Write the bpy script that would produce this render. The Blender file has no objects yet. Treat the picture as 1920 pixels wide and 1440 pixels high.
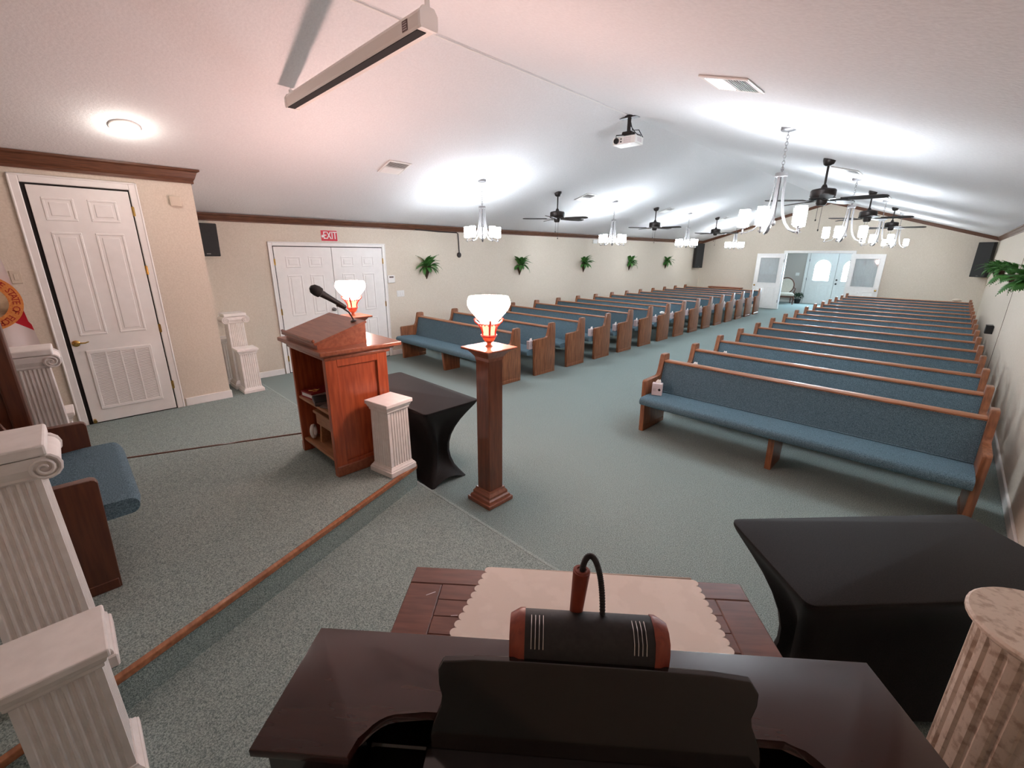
import bpy, bmesh, math, random
from mathutils import Vector, Matrix

random.seed(7)
PI = math.pi
scene = bpy.context.scene
COL = scene.collection

# ------------------------------------------------------------------ camera
F_PX, YAW, PITCH, ROLL, CAM_Z = 817.3, 44.555, 16.742, 0.392, 1.961
def camera_axes():
    y, p, r = (math.radians(a) for a in (YAW, PITCH, ROLL))
    f = Vector((-math.sin(y)*math.cos(p), math.cos(y)*math.cos(p), -math.sin(p)))
    rt = Vector((math.cos(y), math.sin(y), 0)); up = rt.cross(f)
    return rt*math.cos(r)+up*math.sin(r), -rt*math.sin(r)+up*math.cos(r), f
cam_data = bpy.data.cameras.new('camera')
cam_data.sensor_width = 36.0
cam_data.lens = F_PX/1920*36.0
cam_data.clip_start = 0.02
cam = bpy.data.objects.new('camera', cam_data); COL.objects.link(cam)
_r, _u, _f = camera_axes()
cam.matrix_world = Matrix(((_r.x, _u.x, -_f.x, 0), (_r.y, _u.y, -_f.y, 0), (_r.z, _u.z, -_f.z, CAM_Z), (0, 0, 0, 1)))
scene.camera = cam

# ------------------------------------------------------------------ light settings
scene.view_settings.view_transform = 'Standard'
scene.view_settings.look = 'None'
scene.view_settings.exposure = 1.65
scene.cycles.diffuse_bounces = 6
scene.cycles.max_bounces = 12
scene.view_settings.gamma = 1.0
scene.view_settings.use_curve_mapping = False
world = bpy.data.worlds.new('world'); scene.world = world; world.use_nodes = True
world.node_tree.nodes['Background'].inputs[0].default_value = (0.75, 0.87, 1.0, 1)
world.node_tree.nodes['Background'].inputs[1].default_value = 1.0
CHANDELIER_WATT = 2.6          # each of the five bulbs
CHANDELIER_COLOR = (0.82, 0.91, 1.0)
SHADE_EMIT = 24.0
LAMP_WATT = 6.0
LAMP_COLOR = (1.0, 0.58, 0.54)
LAMP_EMIT = 20.0
DOWNLIGHT_WATT = 2.0
DAYLIGHT = 20.0

# ------------------------------------------------------------------ room measures (metres)
XL, XR, YB, YF = -7.624, 0.681, 18.768, -1.7
XD, YD = -6.443, 1.283
RX, RZ, EZ = -3.47, 3.705, 2.467
ST1, ST2 = 0.118, 0.30
SL = (RZ-EZ)/(RX-XL); SR = (RZ-EZ)/(XR-RX)
def ceil_z(x): return EZ+(x-XL)*SL if x < RX else EZ+(XR-x)*SR
TILT_L = -math.atan(SL); TILT_R = math.atan(SR)     # rotation about y for things on the slope

# ------------------------------------------------------------------ materials
def mat(name, color, rough=0.5, color2=None, scale=40.0, stretch=(1, 1, 1), detail=3.0, lo=0.35, hi=0.65,
        metal=0.0, bump=0.0, bump_scale=None, spec=0.5, coat=0.0, emit=None, emit_strength=0.0, coords='Object'):
    m = bpy.data.materials.new(name); m.use_nodes = True
    nt = m.node_tree; n = nt.nodes; l = nt.links; b = n['Principled BSDF']
    b.inputs['Base Color'].default_value = (*color, 1); b.inputs['Roughness'].default_value = rough
    b.inputs['Metallic'].default_value = metal; b.inputs['Specular IOR Level'].default_value = spec
    b.inputs['Coat Weight'].default_value = coat; b.inputs['Coat Roughness'].default_value = 0.08
    if emit:
        b.inputs['Emission Color'].default_value = (*emit, 1); b.inputs['Emission Strength'].default_value = emit_strength
    if color2 or bump:
        tc = n.new('ShaderNodeTexCoord'); mp = n.new('ShaderNodeMapping'); mp.inputs['Scale'].default_value = stretch; mp.inputs['Location'].default_value = (0.0131, 0.0073, 0.0237)
        l.new(tc.outputs[coords], mp.inputs['Vector'])
        nz = n.new('ShaderNodeTexNoise'); nz.inputs['Scale'].default_value = scale; nz.inputs['Detail'].default_value = detail
        l.new(mp.outputs['Vector'], nz.inputs['Vector'])
        if color2:
            cr = n.new('ShaderNodeValToRGB'); e = cr.color_ramp.elements
            e[0].position = lo; e[0].color = (*color, 1); e[1].position = hi; e[1].color = (*color2, 1)
            l.new(nz.outputs['Fac'], cr.inputs['Fac']); l.new(cr.outputs['Color'], b.inputs['Base Color'])
        if bump:
            nb = nz
            if bump_scale:
                nb = n.new('ShaderNodeTexNoise'); nb.inputs['Scale'].default_value = bump_scale; nb.inputs['Detail'].default_value = 2
                l.new(mp.outputs['Vector'], nb.inputs['Vector'])
            bp = n.new('ShaderNodeBump'); bp.inputs['Strength'].default_value = bump; bp.inputs['Distance'].default_value = 0.01
            l.new(nb.outputs['Fac'], bp.inputs['Height']); l.new(bp.outputs['Normal'], b.inputs['Normal'])
    return m
def glow(name, color, strength):
    m = bpy.data.materials.new(name); m.use_nodes = True
    nt = m.node_tree; nt.nodes.remove(nt.nodes['Principled BSDF'])
    e = nt.nodes.new('ShaderNodeEmission'); e.inputs[0].default_value = (*color, 1); e.inputs[1].default_value = strength
    nt.links.new(e.outputs[0], nt.nodes['Material Output'].inputs[0]); return m
def glass(name, tint=(1, 1, 1), gloss=0.12):
    m = bpy.data.materials.new(name); m.use_nodes = True
    nt = m.node_tree; nt.nodes.remove(nt.nodes['Principled BSDF'])
    t = nt.nodes.new('ShaderNodeBsdfTransparent'); t.inputs[0].default_value = (*tint, 1)
    g = nt.nodes.new('ShaderNodeBsdfGlossy'); g.inputs['Roughness'].default_value = 0.03
    x = nt.nodes.new('ShaderNodeMixShader'); x.inputs[0].default_value = gloss
    nt.links.new(t.outputs[0], x.inputs[1]); nt.links.new(g.outputs[0], x.inputs[2])
    nt.links.new(x.outputs[0], nt.nodes['Material Output'].inputs[0]); return m

M = {}
M['carpet'] = mat('carpet', (0.135, 0.182, 0.172), 0.95, (0.40, 0.48, 0.46), scale=165, detail=5, lo=0.34, hi=0.66, bump=0.4, bump_scale=260, spec=0.1)
M['edge_highlight'] = mat('painted_edge_highlight', (0.19, 0.24, 0.23), 0.95, (0.46, 0.54, 0.52), scale=260, spec=0.1)  # lighter carpet colour stands in for the highlight along the step edge
M['wall'] = mat('wall_paint', (0.67, 0.59, 0.49), 0.85, (0.73, 0.65, 0.55), scale=60, bump=0.12, bump_scale=120, spec=0.2)
M['foyer_wall'] = mat('foyer_paint', (0.50, 0.45, 0.41), 0.85, (0.55, 0.50, 0.46), scale=60, spec=0.2)
M['ceiling'] = mat('ceiling_paint', (0.715, 0.712, 0.718), 0.9, (0.755, 0.752, 0.758), scale=50, bump=0.2, bump_scale=45, spec=0.15)
M['white'] = mat('white_paint', (0.86, 0.835, 0.81), 0.45, (0.89, 0.865, 0.84), scale=12)
M['crown'] = mat('crown_wood', (0.085, 0.030, 0.013), 0.45, (0.155, 0.058, 0.025), scale=8, stretch=(6, 1, 14))
M['vent_grey'] = mat('grey_louver_back', (0.30, 0.25, 0.23), 0.8)
M['gap'] = mat('dark_gap', (0.012, 0.009, 0.008), 0.9)
M['oak_v'] = mat('oak_upright_grain', (0.175, 0.060, 0.024), 0.38, (0.33, 0.125, 0.052), scale=5, stretch=(9, 9, 0.9), detail=5, coat=0.25)
M['oak_h'] = mat('oak_rail_grain', (0.26, 0.095, 0.04), 0.45, (0.40, 0.165, 0.075), scale=5, stretch=(0.9, 10, 10), detail=5, coat=0.12)
M['cherry_v'] = mat('cherry_upright_grain', (0.30, 0.055, 0.018), 0.34, (0.46, 0.100, 0.034), scale=5, stretch=(9, 9, 0.9), detail=5, coat=0.3)
M['cherry_h'] = mat('cherry_level_grain', (0.24, 0.070, 0.034), 0.34, (0.34, 0.112, 0.055), scale=5, stretch=(1, 9, 9), detail=5, coat=0.3)
M['walnut'] = mat('dark_walnut', (0.075, 0.022, 0.010), 0.42, (0.12, 0.036, 0.015), scale=5, stretch=(9, 9, 0.9), detail=5, coat=0.2)
M['shelf_wood'] = mat('pale_shelf_wood', (0.30, 0.13, 0.055), 0.5, (0.40, 0.19, 0.09), scale=6, stretch=(1, 9, 9))
M['blue'] = mat('blue_upholstery', (0.058, 0.106, 0.138), 0.92, (0.160, 0.250, 0.302), scale=190, detail=3, lo=0.36, hi=0.64, bump=0.25, spec=0.15)
M['black_cloth'] = mat('black_stretch_cloth', (0.010, 0.009, 0.009), 0.7, (0.022, 0.018, 0.017), scale=260, spec=0.25)
M['plaster'] = mat('white_plaster', (0.80, 0.76, 0.73), 0.55, (0.86, 0.82, 0.79), scale=18, bump=0.08)
M['marble'] = mat('stained_plaster', (0.43, 0.31, 0.23), 0.6, (0.66, 0.54, 0.44), scale=34, detail=10, lo=0.36, hi=0.50, bump=0.15)
M['ebony'] = mat('polished_ebony', (0.010, 0.007, 0.006), 0.14, coat=0.5)
M['mahogany_gloss'] = mat('polished_dark_mahogany', (0.030, 0.010, 0.009), 0.20, (0.042, 0.014, 0.011), scale=4, stretch=(1, 8, 8), coat=0.25)
M['table_wood'] = mat('communion_table_wood', (0.125, 0.040, 0.026), 0.32, (0.185, 0.064, 0.040), scale=6, stretch=(1.2, 9, 9), coat=0.3)
M['lamp_wood'] = mat('reddish_lamp_wood', (0.20, 0.035, 0.018), 0.38, (0.28, 0.055, 0.026), scale=9, stretch=(9, 9, 1))
M['linen'] = mat('cream_linen', (0.82, 0.71, 0.63), 0.8, (0.86, 0.75, 0.67), scale=11, detail=7, lo=0.46, hi=0.54, bump=0.10)
M['black'] = mat('matt_black', (0.013, 0.012, 0.012), 0.55, (0.020, 0.018, 0.018), scale=90)
M['dark_metal'] = mat('dark_bronze', (0.028, 0.022, 0.020), 0.42, metal=0.4)
M['blade'] = mat('dark_fan_blade', (0.035, 0.030, 0.028), 0.5, (0.055, 0.047, 0.042), scale=6, stretch=(2, 12, 12))
M['nickel'] = mat('brushed_nickel', (0.20, 0.19, 0.19), 0.4, metal=0.5)
M['chrome'] = mat('chrome', (0.75, 0.74, 0.73), 0.15, metal=1.0)
M['brass'] = mat('brass', (0.55, 0.34, 0.10), 0.25, metal=1.0)
M['red_lit'] = mat('red_lit_metal', (0.62, 0.045, 0.03), 0.35, metal=0.3, coat=0.3)  # red light falling on the lamp fittings is put into the metal colour
M['copper'] = mat('copper_metal', (0.72, 0.25, 0.14), 0.3, metal=0.7)
M['shade_glow'] = glow('lit_white_shade', (0.86, 0.93, 1.0), SHADE_EMIT)
M['lamp_glow'] = glow('lit_milk_glass_bowl', (1.0, 0.66, 0.58), LAMP_EMIT)
M['candle_glow'] = glow('lit_peach_glass', (1.0, 0.30, 0.17), 1.2)
M['disc_glow'] = glow('lit_ceiling_disc', (1.0, 0.97, 0.93), 9.0)
M['daylight'] = glow('daylit_arched_pane', (0.62, 0.83, 1.0), DAYLIGHT)
M['clear'] = glass('clear_glass', gloss=0.05)
M['pane'] = glass('door_glass', (0.93, 0.95, 0.96), 0.08)
M['sheer'] = mat('sheer_curtain', (0.70, 0.71, 0.70), 0.9, (0.80, 0.81, 0.80), scale=20, stretch=(6, 6, 0.5))
M['red'] = mat('red_sign', (0.62, 0.03, 0.05), 0.5)
M['sign_white'] = mat('sign_white', (0.85, 0.82, 0.80), 0.5)
M['plastic'] = mat('white_plastic', (0.80, 0.78, 0.75), 0.4)
M['beige_plastic'] = mat('beige_plastic', (0.66, 0.57, 0.46), 0.5)
M['screen_white'] = mat('cream_metal_case', (0.76, 0.71, 0.66), 0.45)
M['sticker'] = mat('dark_sticker', (0.10, 0.06, 0.055), 0.5, (0.16, 0.11, 0.10), scale=120)
M['fern_a'] = mat('fern_green', (0.030, 0.115, 0.022), 0.55, (0.075, 0.24, 0.045), scale=14)
M['basket'] = mat('brown_wicker', (0.040, 0.022, 0.012), 0.8, (0.095, 0.052, 0.026), scale=60, bump=0.4)
M['paper'] = mat('white_paper', (0.80, 0.76, 0.75), 0.7)
M['tissue'] = mat('tissue', (0.90, 0.88, 0.86), 0.9)
M['card'] = mat('tissue_box_card', (0.66, 0.58, 0.60), 0.6, (0.72, 0.64, 0.66), scale=12)
M['book_red'] = mat('red_book_cover', (0.28, 0.015, 0.02), 0.5)
M['gilt'] = mat('gilt', (0.75, 0.48, 0.16), 0.35, metal=0.6)
M['cream_fabric'] = mat('cream_upholstery', (0.60, 0.55, 0.47), 0.85, (0.68, 0.63, 0.55), scale=40)
M['dark_leaf'] = mat('dark_leaf', (0.015, 0.035, 0.016), 0.5, (0.03, 0.065, 0.03), scale=14)
M['flag_white'] = None
M['seal_gold'] = mat('seal_orange_ring', (0.70, 0.22, 0.05), 0.7, (0.80, 0.32, 0.08), scale=80)
M['seal_red'] = mat('seal_lettering_red', (0.45, 0.03, 0.02), 0.7)
M['seal_scene'] = mat('embroidered_scene', (0.22, 0.13, 0.07), 0.9, (0.62, 0.45, 0.30), scale=9, detail=6)
M['grille'] = mat('speaker_grille', (0.010, 0.010, 0.010), 0.75, (0.028, 0.027, 0.026), scale=320)

def flag_material():
    m = bpy.data.materials.new('white_flag_cloth_with_red_saltire'); m.use_nodes = True
    nt = m.node_tree; n = nt.nodes; l = nt.links; b = n['Principled BSDF']; b.inputs['Roughness'].default_value = 0.75
    tc = n.new('ShaderNodeTexCoord'); sx = n.new('ShaderNodeSeparateXYZ'); l.new(tc.outputs['Object'], sx.inputs[0])
    def mth(op, a, c=None):
        q = n.new('ShaderNodeMath'); q.operation = op
        for i, s in ((0, a), (1, c)):
            if s is None: continue
            if isinstance(s, (int, float)): q.inputs[i].default_value = s
            else: l.new(s, q.inputs[i])
        return q.outputs[0]
    d = mth('ABSOLUTE', mth('SUBTRACT', mth('ADD', mth('MULTIPLY', sx.outputs['Y'], 0.62), mth('MULTIPLY', sx.outputs['Z'], 0.785)), 0.045))
    band = mth('LESS_THAN', d, 0.098)
    low = mth('LESS_THAN', sx.outputs['Z'], 0.06)
    mix = n.new('ShaderNodeMix'); mix.data_type = 'RGBA'
    mix.inputs[6].default_value = (0.80, 0.70, 0.68, 1); mix.inputs[7].default_value = (0.60, 0.012, 0.03, 1)
    l.new(mth('MULTIPLY', band, low), mix.inputs[0]); l.new(mix.outputs[2], b.inputs['Base Color'])
    return m
M['flag_white'] = flag_material()

# ------------------------------------------------------------------ mesh helpers
class MB:
    def __init__(s): s.bm = bmesh.new()
    def _x(s, verts, mtx):
        if mtx is not None: bmesh.ops.transform(s.bm, matrix=mtx, verts=verts)
    def box(s, a, b, bevel=0.0, seg=1, mtx=None):
        cx = [(a[i]+b[i])/2 for i in range(3)]; d = [abs(b[i]-a[i]) for i in range(3)]
        r = bmesh.ops.create_cube(s.bm, size=1.0, matrix=Matrix.Translation(cx) @ Matrix.Diagonal((*d, 1)))
        v = r['verts']
        if bevel:
            e = list({e for x in v for e in x.link_edges})
            q = bmesh.ops.bevel(s.bm, geom=e, offset=min(bevel, min(d)*0.49), segments=seg, profile=0.5, affect='EDGES')
            v = list({x for f in q['faces'] for x in f.verts} | {x for x in v if x.is_valid})
            seen = set(v); stack = list(v)
            while stack:
                for e in stack.pop().link_edges:
                    for w in e.verts:
                        if w not in seen: seen.add(w); stack.append(w)
            v = list(seen)
        s._x(v, mtx); return s
    def loft(s, rings, cap=True, closed=True, mtx=None):
        vs = [[s.bm.verts.new(p) for p in r] for r in rings]
        n = len(vs[0])
        for a, b in zip(vs, vs[1:]):
            for i in range(n if closed else n-1):
                j = (i+1) % n
                s.bm.faces.new((a[i], a[j], b[j], b[i]))
        if cap:
            s.bm.faces.new(list(reversed(vs[0]))); s.bm.faces.new(vs[-1])
        s._x([v for r in vs for v in r], mtx); return s
    def prism(s, poly, axis, a, b, mtx=None):
        def P(p, t):
            return {'x': (t, p[0], p[1]), 'y': (p[0], t, p[1]), 'z': (p[0], p[1], t)}[axis]
        return s.loft([[P(p, a) for p in poly], [P(p, b) for p in poly]], mtx=mtx)
    def lathe(s, prof, seg=24, c=(0, 0, 0), mtx=None):
        rings = [[(c[0]+max(r, 1e-4)*math.cos(2*PI*i/seg), c[1]+max(r, 1e-4)*math.sin(2*PI*i/seg), c[2]+z) for i in range(seg)] for r, z in prof]
        return s.loft(rings, mtx=mtx)
    def tube(s, pts, r, seg=8, mtx=None):
        pts = [Vector(p) for p in pts]; n = len(pts)
        rad = r if isinstance(r, (list, tuple)) else [r]*n
        t = [(pts[min(i+1, n-1)]-pts[max(i-1, 0)]).normalized() for i in range(n)]
        up = Vector((0, 0, 1)) if abs(t[0].z) < 0.9 else Vector((1, 0, 0))
        x = t[0].cross(up).normalized(); rings = []
        for i in range(n):
            x = (x-t[i]*x.dot(t[i])).normalized(); y = t[i].cross(x)
            rings.append([pts[i]+(x*math.cos(2*PI*k/seg)+y*math.sin(2*PI*k/seg))*rad[i] for k in range(seg)])
        return s.loft(rings, mtx=mtx)
    def torus(s, R, r, seg=16, sub=6, mtx=None, squash=1.0):
        vs = [[s.bm.verts.new(((R+r*math.cos(2*PI*j/sub))*math.cos(2*PI*i/seg), (R+r*math.cos(2*PI*j/sub))*math.sin(2*PI*i/seg)*squash, r*math.sin(2*PI*j/sub))) for j in range(sub)] for i in range(seg)]
        for i in range(seg):
            for j in range(sub):
                a, b = vs[i], vs[(i+1) % seg]
                s.bm.faces.new((a[j], b[j], b[(j+1) % sub], a[(j+1) % sub]))
        s._x([v for r_ in vs for v in r_], mtx); return s
    def grid(s, nx, ny, fn):
        v = [[s.bm.verts.new(fn(i/nx, j/ny)) for i in range(nx+1)] for j in range(ny+1)]
        for j in range(ny):
            for i in range(nx): s.bm.faces.new((v[j][i], v[j][i+1], v[j+1][i+1], v[j+1][i]))
        return s
    def face(s, pts): s.bm.faces.new([s.bm.verts.new(p) for p in pts]); return s
    def ball(s, c, r, u=12, v=8, scale=(1, 1, 1), mtx=None):
        q = bmesh.ops.create_uvsphere(s.bm, u_segments=u, v_segments=v, radius=r, matrix=Matrix.Translation(c) @ Matrix.Diagonal((*scale, 1)))
        s._x(q['verts'], mtx); return s
    def build(s, name, material, parent=None, smooth=False, loc=None, rot=None):
        me = bpy.data.meshes.new(name)
        bmesh.ops.recalc_face_normals(s.bm, faces=s.bm.faces[:])
        if smooth:
            for f in s.bm.faces: f.smooth = True
            for e in s.bm.edges:
                if len(e.link_faces) == 2 and e.calc_face_angle(0) > 0.7: e.smooth = False
        s.bm.to_mesh(me); s.bm.free()
        me.materials.append(M[material] if isinstance(material, str) else material)
        o = bpy.data.objects.new(name, me); COL.objects.link(o)
        if parent is not None: o.parent = parent
        if loc is not None: o.location = loc
        if rot is not None: o.rotation_euler = rot
        return o
def T(x, y, z): return Matrix.Translation((x, y, z))
def RZm(a): return Matrix.Rotation(a, 4, 'Z')
def RXm(a): return Matrix.Rotation(a, 4, 'X')
def RYm(a): return Matrix.Rotation(a, 4, 'Y')
def tag(o, label, cat, group=None, kind=None):
    o['label'] = label; o['category'] = cat
    if group: o['group'] = group
    if kind: o['kind'] = kind
    return o
def structure(o, label=None):
    o['kind'] = 'structure'
    if label: o['label'] = label
    return o
def thing(name, label, cat, loc=(0, 0, 0), rotz=0.0, group=None, rot=None):
    o = bpy.data.objects.new(name, None); COL.objects.link(o); o.empty_display_size = 0.1
    o.location = loc; o.rotation_euler = rot if rot else (0, 0, rotz)
    return tag(o, label, cat, group)
KIDS = {}
def kids(o): return [c for c in bpy.data.objects if c.parent == o]
def copy_tree(o, parent=None):
    key = o.name
    if key not in KIDS: KIDS[key] = kids(o)
    c = o.copy(); COL.objects.link(c); c.parent = parent
    mine = [copy_tree(k, c) for k in KIDS[key]]
    KIDS[c.name] = mine
    return c
def arc(cx, cy, r, a0, a1, n):
    return [(cx+r*math.cos(a0+(a1-a0)*i/n), cy+r*math.sin(a0+(a1-a0)*i/n)) for i in range(n+1)]
ORD = ['first', 'second', 'third', 'fourth', 'fifth', 'sixth', 'seventh', 'eighth', 'ninth', 'tenth', 'eleventh',
       'twelfth', 'thirteenth', 'fourteenth', 'fifteenth']
def text_mesh(string, size, depth=0.001, name='lettering'):
    cu = bpy.data.curves.new(name, 'FONT'); cu.body = string; cu.size = size; cu.extrude = depth
    cu.align_x = 'CENTER'; cu.align_y = 'CENTER'; cu.resolution_u = 2
    o = bpy.data.objects.new(name, cu); COL.objects.link(o)
    bpy.context.view_layer.update()
    me = bpy.data.meshes.new_from_object(o.evaluated_get(bpy.context.evaluated_depsgraph_get()))
    bpy.data.objects.remove(o); bpy.data.curves.remove(cu)
    return me

# ================================================================== SETTING
b = MB(); b.box((XL-0.3, YF-0.3, -0.12), (XR+0.3, YB+0.0, 0.0)); structure(b.build('floor', 'carpet'), 'teal grey carpet of the church nave')
b = MB(); b.box((-6.4, YB, -0.12), (-0.6, 22.2, 0.0)); structure(b.build('floor_foyer', 'carpet'), 'teal carpet of the foyer beyond the doorway')
# stage: low step
b = MB()
b.prism([(XL, YF), (XR, YF), (XR, 1.35), (-0.25, 1.35), (-0.25, 1.765), (-0.27, 1.775), (XL, 1.775)], 'z', 0.0, ST1)
fs_ = structure(b.build('floor_stage', 'carpet'), 'low carpeted stage step across the front of the room')
b = MB(); b.box((XL, 1.757, ST1-0.012), (-0.25, 1.783, ST1+0.003), 0.006, 2); b.build('edge_highlight', 'edge_highlight', fs_)  # added strip, its lighter colour paints the highlight on the stage edge
# stage: raised platform, trapezoid
UP = [(-2.806, 1.742), (-3.975, 1.742), (-4.607, 0.107), (-5.30, YF), (-1.49, YF), (-2.082, -0.158)]
b = MB(); b.prism(UP, 'z', ST1, ST2-0.012)
plat = structure(b.build('floor_platform', 'carpet'), 'raised carpeted platform under the wooden pulpit')
UPi = [(-2.825, 1.722), (-3.956, 1.722), (-4.583, 0.107), (-5.27, YF), (-1.52, YF), (-2.10, -0.158)]
b = MB(); b.prism(UPi, 'z', ST2-0.012, ST2); b.build('carpet_top', 'carpet', plat)
def nosing(p, q, wood='oak_h', w=0.018):
    d = (Vector((*q, 0))-Vector((*p, 0))); L = d.length
    m = MB(); m.box((0, -0.012, -0.028), (L, w, 0.004), 0.005, 2, mtx=T(p[0], p[1], ST2) @ RZm(math.atan2(d.y, d.x)))
    m.build('wood_nosing', wood, plat)
nosing((-1.49, YF), (-2.806, 1.742)); nosing((-2.806, 1.742), (-3.975, 1.742)); nosing((-3.975, 1.742), (-5.30, YF), 'walnut', 0.008)
# carpet seam where nosing meets

TH = 0.12
def wall_profile(x0, x1):
    return None
b = MB(); b.box((XL-TH, YF-0.3, -0.1), (XL, YB+0.2, EZ+0.06)); structure(b.build('wall_left', 'wall'), 'beige wall with ferns and double exit door')
b = MB(); b.box((XR, YF-0.3, -0.1), (XR+TH, YB+0.2, EZ+0.06)); structure(b.build('wall_right', 'wall'), 'beige wall beside the right pews')
DX0, DX1, DZ = -4.53, -2.56, 2.03
b = MB()
b.prism([(XL-0.1, -0.1), (DX0, -0.1), (DX0, DZ), (DX1, DZ), (DX1, -0.1), (XR+0.1, -0.1), (XR+0.1, EZ+0.03), (RX, RZ+0.06), (XL-0.1, EZ+0.03)], 'y', YB, YB+TH)
structure(b.build('wall_back', 'wall'), 'beige gable wall with open doorway to the foyer')
b = MB()
b.prism([(XL-0.1, -0.1), (XR+0.1, -0.1), (XR+0.1, EZ+0.03), (RX, RZ+0.06), (XL-0.1, EZ+0.03)], 'y', YF-TH, YF)
structure(b.build('wall_front', 'wall'), 'beige wall behind the platform')
# closet block with the louvered door
b = MB(); b.prism([(XL, 0.0), (XD, 0.0), (XD, ceil_z(XD)+0.02), (XL, EZ+0.02)], 'y', YF, YD)
structure(b.build('wall_closet', 'wall'), 'beige projecting wall with tall louvered door')
# ceiling, two slopes
b = MB()
b.prism([(XL-0.1, EZ-0.1*SL), (RX, RZ), (RX, RZ+0.12), (XL-0.1, EZ+0.12-0.1*SL)], 'y', YF-0.2, YB+0.15)
b.prism([(RX, RZ), (XR+0.1, EZ-0.1*SR), (XR+0.1, EZ+0.12-0.1*SR), (RX, RZ+0.12)], 'y', YF-0.2, YB+0.15)
structure(b.build('ceiling', 'ceiling'), 'white vaulted ceiling')
# crown mouldings
def crown_poly(sign, h=0.105, d=0.055):
    return [(0, 0), (sign*d, 0), (sign*d, -0.018), (sign*(d*0.72), -0.03), (sign*(d*0.45), -h*0.62), (sign*(d*0.25), -h*0.82), (sign*(d*0.25), -h), (0, -h)]
b = MB(); b.prism([(XL+x, EZ+0.004+z) for x, z in crown_poly(1)], 'y', YD, YB); structure(b.build('trim_1', 'crown'), 'dark wood crown moulding on left wall')
b = MB(); b.prism([(XR+x, EZ+0.004+z) for x, z in crown_poly(-1)], 'y', YF, YB); structure(b.build('trim_2', 'crown'), 'dark wood crown moulding on right wall')
b = MB()
b.prism([(XL, EZ+0.01), (RX, RZ+0.01), (RX, RZ-0.095), (XL, EZ-0.095)], 'y', YB-0.03, YB)
b.prism([(RX, RZ+0.01), (XR, EZ+0.01), (XR, EZ-0.095), (RX, RZ-0.095)], 'y', YB-0.03, YB)
structure(b.build('trim_3', 'crown'), 'dark wood trim along the back gable')
CZ = ceil_z(XD)
cp = crown_poly(1, 0.145, 0.085)
b = MB(); b.loft([[(XD+x, YF, CZ+0.02+z) for x, z in cp], [(XD+x, YD+x, CZ+0.02+z) for x, z in cp]])
b.loft([[(XD-0.62, YD+x, CZ+0.02+z) for x, z in cp], [(XD+x, YD+x, CZ+0.02+z) for x, z in cp]])
structure(b.build('trim_4', 'crown'), 'dark wood crown above the louvered door')
# baseboards
b = MB(); b.box((XL, 4.36, 0), (XL+0.016, YB, 0.095), 0.004); b.box((XL, YD, ST1), (XL+0.016, 1.775, ST1+0.095), 0.004); b.box((XL, 1.775, 0), (XL+0.016, 2.34, 0.095), 0.004)
structure(b.build('baseboard_left', 'white'))
b = MB(); b.box((XR-0.018, 1.35, 0), (XR, YB, 0.10), 0.004); structure(b.build('baseboard_right', 'white'))
b = MB(); b.box((XL, YB-0.016, 0), (DX0-0.1, YB, 0.095), 0.004); b.box((DX1+0.1, YB-0.016, 0), (XR, YB, 0.095), 0.004)
structure(b.build('baseboard_back', 'white'))
b = MB(); b.box((XD, 0.80, ST1), (XD+0.016, YD+0.016, ST1+0.10), 0.004); b.box((XD-0.5, YD, ST1), (XD, YD+0.016, ST1+0.10), 0.004)
structure(b.build('baseboard_closet', 'white'))
# panel seam on the right wall
b = MB(); b.box((XR-0.004, 10.24, 0.10), (XR, 10.252, EZ-0.1)); structure(b.build('trim_5', 'crown'), 'thin vertical seam on right wall')

# ------------------------------------------------------------------ doors
def door_panel(y0, y1, z0, z1, parent, d=0.007):
    """raised panel with a moulded border, in the local frame of a leaf (local x out of the face)"""
    m = MB(); w = 0.022
    for a, c in (((y0, z0), (y1, z0+w)), ((y0, z1-w), (y1, z1)), ((y0, z0+w), (y0+w, z1-w)), ((y1-w, z0+w), (y1, z1-w))):
        m.box((-0.002, a[0], a[1]), (d, c[0], c[1]), 0.006)
    m.box((-0.002, y0+0.045, z0+0.045), (d*0.9, y1-0.045, z1-0.045), 0.012)
    return m.build('panel', 'white', parent)
def hinge(y, z, parent):
    m = MB(); m.box((0.0, y-0.012, z-0.045), (0.006, y+0.012, z+0.045), 0.002); m.tube([(0.008, y, z-0.05), (0.008, y, z+0.05)], 0.006, 8)
    return m.build('hinge', 'brass', parent)
def lever(y, z, parent, direction=1, material='brass'):
    m = MB(); m.lathe([(0, 0), (0.033, 0.0), (0.033, 0.006), (0.022, 0.012), (0.011, 0.014), (0.011, 0.04), (0, 0.04)], 16, mtx=T(0.001, y, z) @ RYm(PI/2))
    m.tube([(0.04, y, z), (0.042, y+direction*0.03, z+0.004), (0.040, y+direction*0.07, z+0.002), (0.038, y+direction*0.10, z+0.012)], [0.010, 0.009, 0.007, 0.005], 8)
    return m.build('handle', material, parent, True)
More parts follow.
